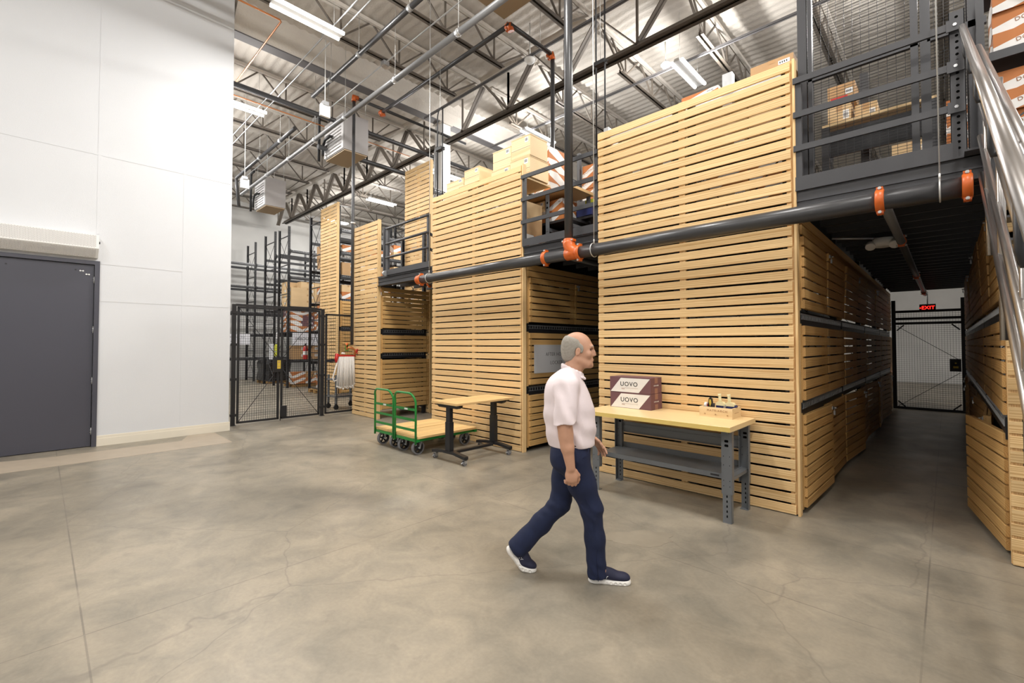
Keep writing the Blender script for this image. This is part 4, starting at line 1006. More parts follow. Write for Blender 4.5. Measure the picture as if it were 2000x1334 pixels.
# racks seen between the two narrow panels
pile(['striped', 'pale', 'striped', 'kraft'], -13.86, 6.75, 3.07, 4, 2, (.42, .38, .22), 'y', math.pi / 2, 'above the lockers between the two narrow panels', GB)
pile(['kraft', 'striped'], -13.86, 6.75, 3.82, 4, 2, (.42, .38, .2), 'y', math.pi / 2, 'on the next shelf up between the two narrow panels', GB)
pile(['striped', 'kraft'], -13.86, 6.75, 4.57, 4, 1, (.42, .38, .2), 'y', math.pi / 2, 'highest filled shelf between the two narrow panels', GB)
pile(['striped', 'striped', 'pale'], -13.86, 8.6, 3.82, 6, 2, (.45, .38, .24), 'y', math.pi / 2, 'along the far rack past the tubular guard rail', GB)
pile(['striped', 'pale'], -13.86, 8.6, 4.57, 6, 2, (.45, .38, .24), 'y', math.pi / 2, 'high on the far rack past the tubular guard rail', GB)
pile(['kraft', 'striped'], -1.30, 15.9, 0, 3, 6, (.4, .36, .3), 'y', math.pi / 2, 'on the dim shelves past the mesh door', 'dim cartons past the mesh door', ragged=1)

# ================================================================== wire mesh gate and fence
GX = -10.35
def mesh_leaf(label, y0, y1, z0, z1, nm='wire_mesh_gate', cat='gate', brace=True):
    t = thing(nm, label, cat, (GX, y0, z0), math.pi / 2)
    W, H = y1 - y0, z1 - z0
    for k, (a, b) in enumerate((((0, 0), (W, 0)), ((0, H), (W, H)))):
        obj('frame_rail', MB().b2((0, -.018, b[1] - .02), (W, .018, b[1] + .02)).mesh('frame_rail', ['black']), t)
    for x in (.018, W - .018): obj('frame_stile', MB().b2((x - .02, -.018, 0), (x + .02, .018, H)).mesh('frame_stile', ['black']), t)
    m = obj('wire_mesh', wire_mesh(W - .04, H - .02, .0435, .0495, .0022, 'black'), t, (.02, 0, .01)); m['kind'] = 'stuff'
    if brace:
        a, b = brace
        obj('brace_rod', MB().cyl((W * a, -.02, 0), (W * b, -.02, H * .45), .006, 6).mesh('brace_rod', ['black']), t)
        obj('brace_rod', MB().cyl((W * a, -.02, H), (W * b, -.02, H * .55), .006, 6).mesh('brace_rod', ['black']), t)
    return t
g1 = mesh_leaf('left leaf of the black wire mesh double gate', 2.765, 3.565, .05, 2.38, brace=(.02, .97))
g2 = mesh_leaf('right leaf of the black wire mesh double gate', 3.60, 4.435, .05, 2.38, brace=(.98, .03))
g3 = mesh_leaf('fixed wire mesh panel behind the hanging hose', 4.56, 5.42, .05, 2.32, 'mesh_fence', 'fence', None)
obj('mid_rail', MB().b2((0, -.02, 1.17), (.86, .02, 1.23)).mesh('mid_rail', ['black']), g3)
lk = MB().b2((.68, -.05, .99), (.83, .03, 1.30)); l_ = obj('lock_box', lk.mesh('lock_box', ['black']), g1)
obj('lock_plate', MB().b2((.745, -.054, 1.06), (.815, -.05, 1.24)).b2((.755, -.0545, 1.10), (.805, -.0539, 1.115), 1).cyl((.78, -.0545, 1.20), (.78, -.0539, 1.20), .018, 10, 1).mesh('lock_plate', ['yellow', 'kraft']), l_)
obj('drop_bolt', MB().b2((.0, -.04, .02), (.12, .0, .26)).cyl((-.01, -.03, -.05), (-.01, -.03, .3), .008, 8).mesh('drop_bolt', ['black']), g2)
for y, lab in ((2.70, 'black steel gate post against the end of the white wall'), (4.495, 'black steel gate post between the double gate and the fixed panel')):
    t = thing('gate_post', lab, 'post', (GX, y, 0))
    obj('shaft', MB().b2((-.03, -.035, .006), (.03, .035, 2.44)).mesh('shaft', ['black']), t)
    obj('foot_plate', MB().b2((-.06, -.05, 0), (.06, .05, .006)).mesh('foot_plate', ['black']), t)
    for z in (.18, .9, 1.6, 2.25): obj('bracket', MB().b2((-.02, -.05, z), (.04, .05, z + .05)).mesh('bracket', ['black']), t)
tag(obj('gate_header', MB().b2((GX - .025, 2.735, 2.405), (GX + .025, 4.46, 2.45)).mesh('gate_header', ['black'])), 'black steel header bar over the wire mesh double gate', 'gate header')

# fire hose station
fh = thing('fire_hose', 'white folded fire hose hanging on a red rack beside the narrow panel', 'fire hose', (-9.96, 4.665, 0))
obj('rack_arm', MB().bar((0, -.02, 1.38), (0, .43, 1.36), .05, .035).mesh('rack_arm', ['red']), fh)
random.seed(21)
hb = MB()
for i in range(17):
    y = .045 + i * .0215; z1 = .60 + .05 * abs(math.sin(i * 1.9)) + (.06 if i in (0, 16) else 0); dx = random.uniform(-.02, .02)
    sp_ = (i - 8) * .004
    for s in (-.022, .022):
        hb.tube([(s, y, 1.35), (s * 1.2 + dx, y + sp_ * .5, 1.0), (s * 1.2 + dx * 1.3, y + sp_, z1 + .03)], [.010, .0105, .010], 6)
    hb.tube([(-.026 + dx * 1.3, y + sp_, z1 + .035), (-.02 + dx * 1.3, y + sp_, z1 + .008), (dx * 1.3, y + sp_, z1 - .002), (.02 + dx * 1.3, y + sp_, z1 + .008), (.026 + dx * 1.3, y + sp_, z1 + .035)], .0105, 6)
hb.tube([(0, .02, 1.30), (.0, -.06, 1.0), (.0, -.10, .88), (.0, -.07, .80), (0, .0, .82)], .016, 8)
obj('hose', hb.mesh('hose', ['hose']), fh)
obj('nozzle', MB().tube([(0, .0, 1.42), (0, -.02, 1.30), (0, -.02, 1.22)], [.035, .04, .022], 12).mesh('nozzle', ['red']), fh)
vb = MB().tube([(.05, .40, 1.38), (.05, .40, 1.50), (.05, .33, 1.55), (.05, .2, 1.56)], .026, 10); vb.tube([(.05, .20, 1.5), (.05, .20, 1.62)], .03, 10)
obj('angle_valve', vb.mesh('angle_valve', ['copper']), fh)
hw = MB(); hw.tube([(.12, .44 + .05 * math.cos(a), 1.47 + .05 * math.sin(a)) for a in [2 * math.pi * k / 16 for k in range(16)]], .011, 6, closed=True); hw.tube([(.04, .44, 1.47), (.13, .44, 1.47)], .015, 8)
for k in range(4): hw.bar((.12, .44, 1.47), (.12, .44 + .05 * math.cos(k * 1.57), 1.47 + .05 * math.sin(k * 1.57)), .008, .008)
obj('valve_wheel', hw.mesh('valve_wheel', ['red']), fh)
obj('green_tag', MB().b2((.06, .16, 1.48), (.065, .24, 1.62)).mesh('green_tag', ['green']), fh)['label'] = 'small green inspection tag'
obj('inlet_pipe', MB().tube([(.05, .20, 1.56), (.05, .20, 1.66)], .03, 10).mesh('inlet_pipe', ['orange']), fh)
obj('nozzle_cap', MB().cyl((.03, .09, 1.43), (.03, .17, 1.42), .018, 8).mesh('nozzle_cap', ['white']), fh)
# utility cart beyond the panel
t = thing('utility_cart', 'grey wheeled cart seen through the fixed mesh panel', 'cart', (-11.25, 5.45, 0))
for x in (-.22, .22):
    for y in (-.3, .3):
        lb = MB().b2((x - .03, y - .02, .14), (x + .03, y + .02, .86))
        obj('leg', lb.mesh('leg', ['grey']), t)
        wb = MB().cyl((x - .02, y, .06), (x + .02, y, .06), .06, 14); wb.b2((x - .03, y - .02, .06), (x - .022, y + .02, .15)); wb.b2((x + .022, y - .02, .06), (x + .03, y + .02, .15))
        obj('wheel', wb.mesh('wheel', ['rubber']), t)
for z in (.3, .72): obj('shelf', MB().b2((-.26, -.34, z), (.26, .34, z + .04)).mesh('shelf', ['grey']), t)

# notices, wrapped pallet, extinguisher etc. beyond the gate
def sign(nm, label, cat, loc, w_, h, lines, size, rz, mat='lav', thin=0., ink='ink', th=.004, space=1.):
    t = thing(nm, label, cat, loc, rz)
    obj('panel', MB().b2((-w_ / 2, 0, -h / 2), (w_ / 2, th, h / 2)).mesh('panel', [mat]), t)
    for k, (tx, dx) in enumerate(lines):
        obj('lettering', textmesh(tx, size, ink, thin=thin, space=space), t, (dx, -.0015, (len(lines) - 1) * size * .82 - k * size * 1.64), (math.pi / 2, 0, 0))
    return t
sign('paper_notice', 'wide white notice reading INBOUND TO DATA on the wall rack beyond the gate', 'notice', (-22.085, 5.80, 1.86), 1.18, .46, (('INBOUND TO', .02), ('DATA', -.24)), .115, math.pi / 2)
sign('paper_notice', 'wide white notice reading INBOUND QC under the striped cartons beyond the gate', 'notice', (-17.772, 7.30, 1.84), 1.45, .46, (('INBOUND QC', -.10),), .16, math.pi / 2)
sign('paper_notice', 'plain white sheet on the rack post beside the yellow vest', 'notice', (-19.48, 6.41, 1.35), .48, .62, (), .1, 0)
sign('warning_notice', 'small white and red notice on the rack post above the yellow vest', 'notice', (-18.885, 6.414, 1.98), .20, .24, (('!', .0),), .14, 0, 'paper', ink='red')
vb = MB(); vb.prism([(-.09, 0), (.09, 0), (.11, .40), (.03, .46), (-.03, .46), (-.10, .40)], 0, .05, 0, (0, 2, 1))
t = thing('safety_vest', 'fluorescent yellow vest hanging on the rack post beyond the gate', 'vest', (-18.885, 6.36, 1.18))
obj('fabric', vb.mesh('fabric', ['yellowv']), t); obj('hook', MB().cyl((0, .02, .44), (0, .06, .52), .008, 6).mesh('hook', ['black']), t)
obj('reflective_band', MB().b2((-.105, -.002, .15), (.105, .0, .19)).mesh('reflective_band', ['galv']), t)
# film-wrapped pallet
def blobmesh(name, w_, d, h, mat, seed, n=14, amp=.05):
    rr = np.random.default_rng(seed); b = MB(); k0 = 0
    prof = [(1.0, 0), (1.0, .12), (.97, .45), (1.0, .75), (.93, .93), (.70, 1.0)]
    for f, z in prof:
        for j in range(n * 2):
            a = 2 * math.pi * j / (n * 2); c, s_ = math.cos(a), math.sin(a); q = max(abs(c), abs(s_))
            e = (1 + (1 / q - 1) * .75) * f * (1 + (rr.random() - .5) * amp)
            b.v.append((w_ / 2 * c * e, d / 2 * s_ * e, z * h))
    m_ = n * 2
    for i in range(len(prof) - 1):
        for j in range(m_): b.face((i * m_ + j, i * m_ + (j + 1) % m_, (i + 1) * m_ + (j + 1) % m_, (i + 1) * m_ + j))
    b.face(tuple((len(prof) - 1) * m_ + j for j in range(m_)))
    return b.mesh(name, [mat])
t = thing('wrapped_pallet', 'black film-wrapped pallet load standing on the floor beyond the gate', 'pallet load', (-20.9, 7.0, 0), .05)
obj('load', blobmesh('load', 1.25, 1.1, .92, 'wrap', 3), t, (0, 0, .12))
for k in (-.45, 0, .45): obj('runner', boxmesh(.1, 1.0, .11, 'pine_locker'), t, (k, 0, .056))
t = thing('fire_extinguisher', 'red fire extinguisher hanging on the rack post beyond the gate', 'fire extinguisher', (-15.92, 6.33, 1.12))
obj('cylinder', MB().tube([(0, 0, 0), (0, 0, .02), (0, 0, .38), (0, 0, .44), (0, 0, .47)], [.06, .075, .075, .05, .025], 14).mesh('cylinder', ['red']), t)
obj('valve_head', MB().b2((-.02, -.02, .47), (.02, .02, .53)).bar((-.02, 0, .53), (.09, 0, .56), .02, .012).mesh('valve_head', ['black']), t)
obj('label_sticker', MB().tube([(0, 0, .15), (0, 0, .28)], .0765, 14, caps=False).mesh('label_sticker', ['paper']), t)
obj('hose', MB().tube([(.02, 0, .5), (.09, -.02, .42), (.09, -.02, .15)], .011, 6).mesh('hose', ['rubber']), t)
obj('wall_hook', MB().b2((-.03, .05, .3), (.03, .12, .36)).mesh('wall_hook', ['black']), t)
# mesh door at the end of the dark aisle
t = thing('mesh_door', 'black wire mesh door closing the far end of the dark aisle', 'gate', (-.98, 15.2, 0))
for x in (0, 1.27): obj('post', MB().b2((x - .04, -.03, 0), (x + .04, .03, 2.75)).mesh('post', ['black']), t)
for z in (.03, 2.16, 2.28, 2.46): obj('rail', MB().b2((.04, -.02, z - .03), (1.23, .02, z + .03)).mesh('rail', ['black']), t)
m = obj('wire_mesh', wire_mesh(1.19, 2.42, .05, .05, .0022, 'black'), t, (.04, 0, .04)); m['kind'] = 'stuff'
for z0, z1 in ((2.1, 1.25), (.06, .95)): obj('brace_rod', MB().cyl((.06, -.03, z0), (1.2, -.03, z1), .006, 6).mesh('brace_rod', ['black']), t)
for x, s in ((.06, 1), (1.21, -1)):
    for z, q in ((.06, 1), (2.12, -1)): obj('corner_gusset', MB().bar((x, -.025, z + q * .14), (x + s * .14, -.025, z), .02, .03).mesh('corner_gusset', ['black']), t)
o_ = obj('lock_box', MB().b2((1.02, -.06, .98), (1.22, .02, 1.28)).mesh('lock_box', ['black']), t)
obj('lock_plate', MB().b2((1.08, -.064, 1.06), (1.17, -.06, 1.11)).cyl((1.125, -.064, 1.18), (1.125, -.06, 1.18), .02, 10).mesh('lock_plate', ['yellow']), o_)
# silver locker sign
sg = sign('locker_sign', 'silver sign reading AFTER HOURS LOCKER on the slatted locker door', 'sign', (-4.578, 5.815, 1.40), 1.10, .44, (('AFTER HOURS', -.0), ('LOCKER', 0)), .082, math.pi / 2, 'silver', -.001, space=1.06)

# ================================================================== platform trolleys
def trolley(label, x0, y0):
    t = thing('platform_trolley', label, 'trolley', (x0, y0, 0), 0, 'green platform trolleys')
    W, D = .61, 1.13
    for k in range(5): obj('deck_board', cboard(D, W / 5 - .004, .035, 'deckwood'), t, (W * (k + .5) / 5, .02 + D / 2, .262 + random.uniform(-.002, .002)), (0, 0, math.pi / 2))
    fb = MB().b2((.0, .0, .205), (W, .05, .243)).b2((0, D - .02, .205), (W, D + .03, .243))
    for x in (.03, W - .06): fb.b2((x, .0, .205), (x + .03, D, .243))
    obj('under_frame', fb.mesh('under_frame', ['green']), t)
    hp = []
    r = .13
    hp += [(.03, 0, .17), (.03, 0, .72)]
    for i in range(7):
        a = math.pi / 2 * i / 6; hp.append((.03 + r - r * math.cos(a), -.03 * math.sin(a), .72 + .06 + r * math.sin(a)))
    for i in range(7):
        a = math.pi / 2 * i / 6; hp.append((W - .03 - r + r * math.sin(a), -.03 * math.cos(a), .78 + r * math.cos(a)))
    hp += [(W - .03, 0, .72), (W - .03, 0, .17)]
    obj('handle', MB().tube(hp, .0165, 12).mesh('handle', ['green']), t)
    for k, z in enumerate((.37, .52, .67)):
        cb_ = obj('cross_bar', MB().b2((.035, -.006, z - .018), (W - .035, .006, z + .018)).mesh('cross_bar', ['green']), t)
        if k == 2: obj('maker_sticker', MB().b2((W * .48, -.0072, z - .012), (W * .62, -.006, z + .012)).mesh('maker_sticker', ['paper']), cb_)
    for x in (.12, W - .12):
        for y in (.10, 1.0):
            wh = MB(); yc = y
            wh.tube([(x - .024, yc, .10), (x - .024, yc, .10)], .1, 3) if False else None
            for (ra, rb, xa, m_) in ((.100, .082, .024, 0), (.082, .070, .020, 1)):
                ring = []
                for s in (-1, 1):
                    for rad in (ra, rb): ring.append([(x + s * xa, yc + rad * math.cos(q), .1 + rad * math.sin(q)) for q in [2 * math.pi * j / 22 for j in range(22)]])
                k0 = len(wh.v)
                for rg in ring: wh.v += rg
                n_ = 22
                for j in range(n_):
                    j2 = (j + 1) % n_
                    wh.face((k0 + j, k0 + j2, k0 + n_ + j2, k0 + n_ + j), m_); wh.face((k0 + 2 * n_ + j, k0 + 3 * n_ + j, k0 + 3 * n_ + j2, k0 + 2 * n_ + j2), m_)
                    wh.face((k0 + j, k0 + 2 * n_ + j, k0 + 2 * n_ + j2, k0 + j2), m_, True); wh.face((k0 + n_ + j, k0 + n_ + j2, k0 + 3 * n_ + j2, k0 + 3 * n_ + j), m_, True)
            wh.cyl((x - .028, yc, .1), (x + .028, yc, .1), .026, 12, 1)
            for q in range(5):
                a = q * 2 * math.pi / 5 + .3; wh.bar((x, yc, .1), (x, yc + .075 * math.cos(a), .1 + .075 * math.sin(a)), .018, .022, 1)
            w_o = obj('wheel', wh.mesh('wheel', ['tyre', 'rubber']), t)
            fk = MB()
            for s in (-.038, .038): fk.bar((x + s, yc, .09), (x + s, yc - .0 + .03, .20), .006, .045, 0, (1, 0, 0))
            fk.b2((x - .045, yc - .02, .192), (x + .045, yc + .075, .204)); fk.cyl((x - .045, yc, .1), (x + .045, yc, .1), .010, 8)
            obj('fork', fk.mesh('fork', ['galv']), w_o)
trolley('green-handled platform trolley farther from the standing desk, at the left', -6.80, 3.82)
trolley('green-handled platform trolley next to the standing desk', -6.165, 3.80)

# ================================================================== standing desk on castors
t = thing('standing_desk', 'wooden-topped desk with black lifting columns and grey castors', 'desk', (-5.005, 3.86, 0))
for k in range(6): obj('top_board', cboard(1.10, .094, .03, 'butcher'), t, (-.235 + k * .094, .55, .815), (0, 0, math.pi / 2))
for y in (.10, .95):
    fm = MB(); fm.prism([(-.36, .085), (-.36, .125), (-.12, .155), (.12, .155), (.36, .125), (.36, .085), (.12, .115), (-.12, .115)], y - .035, y + .035, 0, (0, 2, 1))
    obj('foot', fm.mesh('foot', ['black']), t)
    obj('lower_column', MB().b2((-.05, y - .035, .15), (.05, y + .035, .55)).mesh('lower_column', ['black']), t)
    obj('upper_column', MB().b2((-.042, y - .028, .55), (.042, y + .028, .76)).mesh('upper_column', ['black']), t)
    sm_ = MB().prism([(-.25, .80), (.25, .80), (.25, .775), (.20, .745), (-.20, .745), (-.25, .775)], y - .03, y + .03, 0, (0, 2, 1)); obj('top_support', sm_.mesh('top_support', ['black']), t)
    for x in (-.32, .32):
        cb_ = MB()
        for s in (-.013, .013): cb_.cyl((x + s - .008, y, .032), (x + s + .008, y, .032), .032, 14)
        c_o = obj('castor', cb_.mesh('castor', ['tyre']), t)
        obj('castor_fork', MB().b2((x - .026, y - .012, .03), (x - .022, y + .03, .08)).b2((x + .022, y - .012, .03), (x + .026, y + .03, .08)).b2((x - .026, y - .012, .072), (x + .026, y + .03, .085)).bar((x, y - .02, .05), (x, y - .05, .035), .02, .006).mesh('castor_fork', ['galv']), c_o)
obj('stretcher', MB().b2((-.03, .135, .10), (.03, .915, .135)).mesh('stretcher', ['black']), t)
obj('crank_rod', MB().cyl((-.25, .12, .765), (-.25, .95, .765), .008, 6).cyl((.2, .95, .775), (.2, 1.08, .775), .012, 6).mesh('crank_rod', ['black']), t)

# ================================================================== workbench with boxes
t = thing('workbench', 'grey steel workbench with a maple top in front of the largest slatted panel', 'workbench', (-2.18, 4.22, 0))
obj('worktop', cboard(1.58, .735, .045, 'maple', .004), t, (.0, .3675, .867))
obj('front_edging', MB().b2((-.79, -.004, .846), (.79, .0, .888)).mesh('front_edging', ['edge']), t)
for x, s in ((.715, 1), (-.685, -1)):
    for y, q in ((.13, 1), (.655, -1)):
        ub = MB(); ub.b2((x - .044, y - q * .0 - .003, .26), (x + .044, y + .003, .842)); ub.b2((x + s * .044 - .003, y, .26), (x + s * .044 + .003, y + q * .05, .842)); ub.b2((x - s * .044 - .003, y, .26), (x - s * .044 + .003, y + q * .05, .842))
        lg = obj('leg', ub.mesh('leg', ['grey']), t)
        hb = MB()
        for z in (.70, .74):
            hb.prism([(x - .014, z - .010), (x + .014, z - .010), (x + .018, z), (x + .014, z + .012), (x - .014, z + .012), (x - .018, z)], y - .0042, y + .0042, 0, (0, 2, 1))
        for z in (.33, .38, .52, .60): hb.b2((x - .03, y - .0042, z), (x - .024, y + .0042, z + .006)); hb.b2((x + .024, y - .0042, z), (x + .03, y + .0042, z + .006))
        obj('slot', hb.mesh('slot', ['hole']), lg)
        lb = MB(); lb.b2((x - .038, y - .0, .0), (x + .038, y + q * .004, .30)); lb.b2((x + s * .038 - .002, y, 0), (x + s * .038 + .002, y + q * .045, .30)); lb.b2((x - .038, y - .005, 0), (x + .038, y + q * .06, .004))
        fo = obj('leg_extension', lb.mesh('leg_extension', ['grey']), t)
        sb2 = MB()
        for k in range(5): sb2.prism([(x - .005, .05 + k * .045), (x + .005, .05 + k * .045), (x + .005, .065 + k * .045), (x, .075 + k * .045), (x - .005, .065 + k * .045)], y - .0012 - (.003 if q < 0 else 0), y + .0052, 0, (0, 2, 1))
        obj('slot', sb2.mesh('slot', ['hole']), fo)
    obj('end_channel', MB().b2((x - .03, .08, .815), (x + .03, .70, .844)).mesh('end_channel', ['grey']), t)
    obj('shelf_bracket', MB().b2((x - .03, .14, .37), (x + .03, .65, .40)).mesh('shelf_bracket', ['grey']), t)
sh = MB(); sh.b2((-.66, .27, .398), (.69, .66, .404)); sh.b2((-.66, .265, .355), (.69, .272, .404)); sh.b2((-.66, .655, .40), (.69, .66, .46))
obj('lower_shelf', sh.mesh('lower_shelf', ['grey']), t)
st_ = MB(); st_.b2((-.65, .64, .585), (.68, .648, .71)); st_.b2((-.65, .62, .70), (.68, .648, .71)); st_.b2((-.65, .62, .585), (.68, .648, .592)); st_.b2((-.65, .634, .66), (.68, .64, .668))
obj('stringer', st_.mesh('stringer', ['grey']), t)
obj('maker_plate', MB().b2((.52, .2635, .372), (.60, .265, .388)).mesh('maker_plate', ['ink']), t)
WT = .8895
def winebox(label, z, dx, rz):
    b = MB().b2((-.26, -.13, 0), (.26, .13, .178)); b.b2((-.26, -.004, .178), (.26, .0, .1786), 1)
    o_ = tag(obj('wine_carton', b.mesh('wine_carton', ['plum', 'plumtape']), None, (-2.635 + dx, 4.835, z), (0, 0, rz)), label, 'carton', 'plum cartons on the workbench')
    p = MB(); p.quad([(-.252, -.1308, .004), (.115, -.1308, .004), (.252, -.1308, .166), (-.115, -.1308, .166)]); obj('white_panel', p.mesh('white_panel', ['wcard']), o_)
    lo = obj('lettering', textmesh('UOVO', .072, 'ink', thin=.0006, space=1.12), o_, (-.01, -.1316, .095), (math.pi / 2, 0, 0))
    ln = MB().b2((-.105, -.1318, .052), (.105, -.1312, .0535)).b2((-.105, -.1318, .038), (-.065, -.1312, .043)); obj('underline', ln.mesh('underline', ['inkbrown']), o_)
    tp_ = MB(); tp_.quad([(.2606, -.035, 0), (.2606, .035, 0), (.2606, .035, .06), (.2606, -.035, .06)]); tp_.quad([(.2606, -.035, .115), (.2606, .035, .115), (.2606, .035, .178), (.2606, -.035, .178)])
    obj('tape_strip', tp_.mesh('tape_strip', ['plumtape']), o_)
    obj('side_print', textmesh('UOVO WINE', .020, 'wcard'), o_, (.2608, 0, .088), (math.pi / 2, 0, math.pi / 2))
winebox('lower plum and white carton reading UOVO on the workbench', WT, 0, -.02)
winebox('upper plum and white carton reading UOVO on the workbench', WT + .18, -.004, -.012)
mc = thing('wooden_tool_crate', 'small wooden crate reading MATRIARCH holding tools on the workbench', 'crate', (-1.68, 4.815, WT), -.01)
for nm_, lo, hi in (('front_board', (-.16, -.125, 0), (.16, -.112, .103)), ('back_board', (-.16, .112, 0), (.16, .125, .103)), ('base_board', (-.148, -.112, 0), (.148, .112, .008))):
    obj(nm_, MB().b2(lo, hi).mesh(nm_, ['pine_pale']), mc)
for s in (-1, 1): obj('end_board', MB().b2((s * .148, -.112, 0), (s * .16, .112, .103)).mesh('end_board', ['pine_pale']), mc)
obj('lettering', textmesh('MATRIARCH', .030, 'inkbrown', space=1.25), mc, (.015, -.1256, .070), (math.pi / 2, 0, 0))
sm2 = MB()
for x in (-.105, .0, .115):
    for k in range(3):
        a = k * math.pi / 3; sm2.bar((x - .009 * math.cos(a), -.1254, .034 - .009 * math.sin(a)), (x + .009 * math.cos(a), -.1254, .034 + .009 * math.sin(a)), .0008, .003, 0, (0, 1, 0))
for i in range(4): sm2.b2((.1602, -.06 + i * .03, .05), (.1608, -.045 + i * .03, .056))
obj('stamp', sm2.mesh('stamp', ['inkbrown']), mc)
t = thing('utility_knife', 'black and yellow utility knife standing in the small wooden crate', 'knife', (-1.775, 4.815, WT + .009))
obj('body', MB().prism([(-.02, 0), (.02, 0), (.026, .10), (.018, .165), (0, .18), (-.014, .165), (-.022, .1)], -.012, .012, 0, (0, 2, 1)).mesh('body', ['rubber']), t)
obj('inlay', MB().prism([(0, .085), (.014, .12), (.010, .155), (-.006, .16), (-.012, .13)], -.0135, .0135, 0, (0, 2, 1)).mesh('inlay', ['yellow']), t)
t = thing('tape_roll', 'white and red roll leaning beside the utility knife in the crate', 'roll', (-1.81, 4.79, WT + .009))
obj('roll', MB().tube([(-.012, 0, .10), (.012, 0, .10)], .028, 14).mesh('roll', ['wcard']), t); obj('core', MB().tube([(-.0135, 0, .10), (.0135, 0, .10)], .013, 12).mesh('core', ['red']), t); obj('stand', MB().b2((-.008, -.008, 0), (.008, .008, .075)).mesh('stand', ['rubber']), t)
tag(obj('marker_pen', MB().tube([(-1.735, 4.78, WT + .009), (-1.73, 4.785, WT + .12), (-1.728, 4.787, WT + .135)], [.010, .010, .006], 10).mesh('marker_pen', ['black'])), 'black marker pen upright in the small wooden crate', 'pen')
for i, (x, lab) in enumerate(((-1.665, 'left'), (-1.575, 'right'))):
    t = thing('tape_gun', f'{lab} of two ivory and blue tape guns in the small wooden crate', 'tape gun', (x, 4.815, WT + .009), -.1)
    obj('handle', MB().tube([(-.012, 0, .135), (-.015, 0, .165), (-.018, 0, .205), (-.021, 0, .222)], [.019, .0145, .0145, .0175], 14).tube([(-.0205, 0, .2225), (-.0208, 0, .2235)], .011, 12, 1).mesh('handle', ['ivory', 'yellow']), t)
    obj('hood', MB().prism([(-.045, .105), (.045, .105), (.042, .125), (.020, .142), (-.03, .142), (-.046, .128)], -.028, .028, 0, (0, 2, 1)).mesh('hood', ['ivory']), t)
    obj('frame', MB().b2((-.045, -.026, .03), (.030, -.022, .108)).b2((-.045, .022, .03), (.030, .026, .108)).b2((-.045, -.026, .0), (-.03, .026, .05)).mesh('frame', ['blue']), t)
    obj('tape_spool', MB().tube([(-.005, -.021, .06), (-.005, .021, .06)], .036, 18).mesh('tape_spool', ['galv']), t)
    obj('cutter', MB().prism([(.03, .06), (.06, .105), (.05, .12), (.028, .095)], -.024, .024, 0, (0, 2, 1)).mesh('cutter', ['blue' if i else 'galv']), t)

# ================================================================== stair on the right
SL = .62
st = thing('steel_stair', 'steel stair with stainless tube rails climbing to the mezzanine at the right edge', 'stair', (0, 4.85, 0))
def rz_(z0, y): return z0 - SL * (0 - y)                            # y is negative going down the stair
def line(x, z0, ya, yb): return [(x, ya, z0 + SL * ya), (x, yb, z0 + SL * yb)]
for nm_, x, z0, r, ya, yb in (('handrail', .125, 4.05, .0215, .05, -3.9), ('top_rail', .205, 3.86, .0215, 0, -3.9), ('middle_rail', .205, 3.50, .018, 0, -3.9), ('middle_rail', .205, 3.18, .018, 0, -3.9), ('middle_rail', .205, 2.90, .018, 0, -3.9), ('top_rail', 1.12, 3.86, .0215, 0, -3.9), ('middle_rail', 1.12, 3.40, .018, 0, -3.9)):
    obj(nm_, MB().tube(line(x, z0, ya, yb), r, 16).mesh(nm_, ['stainless']), st)
for y in (-.35, -1.3, -2.25, -3.2):
    zt = 3.86 + SL * y
    obj('baluster', MB().tube([(.222, y, 2.45 + SL * y), (.222, y, zt)], .0185, 14).mesh('baluster', ['stainless']), st)
    obj('baluster', MB().tube([(1.12, y, 2.45 + SL * y), (1.12, y, zt)], .0185, 14).mesh('baluster', ['stainless']), st)
for y in (-.22, -.85, -1.65, -2.5, -3.3):
    zt = 4.05 + SL * y
    obj('rail_bracket', MB().tube([(.205, y, zt - .02 - .17 + .0), (.165, y, zt - .20), (.130, y, zt - .20), (.125, y, zt - .17), (.125, y, zt - .01)], .011, 8).mesh('rail_bracket', ['black']), st)
for x in (.265, 1.12):
    s_ = MB(); s_.prism([(.12, 2.39 + SL * .12), (-3.85, 0.0), (-3.4, 0.0), (.12, 2.72 + SL * .12)] if False else [(.12, 2.46), (-3.85, 0.004), (-3.30, .004), (.12, 2.78)][0:4], x, x + .012, 0, (1, 2, 0))
    obj('stringer', s_.mesh('stringer', ['char']), st)
for k in range(13):
    z = 2.92 - .205 * (k + 1); y = (z - 2.70) / SL
    tr = MB().b2((.277, y - .14, z - .035), (1.12, y + .14, z)); tr.b2((.277, y - .14, z - .05), (1.12, y - .135, z))
    obj('tread', tr.mesh('tread', ['char']), st)
obj('landing_plate', MB().b2((.12, -.02, 3.085), (1.3, .16, 3.10)).b2((.22, .10, 2.80), (.9, .13, 3.085)).mesh('landing_plate', ['char']), st)
obj('newel_post', MB().b2((.205, .20, 3.1), (.25, .25, 4.45)).mesh('newel_post', ['char']), st)

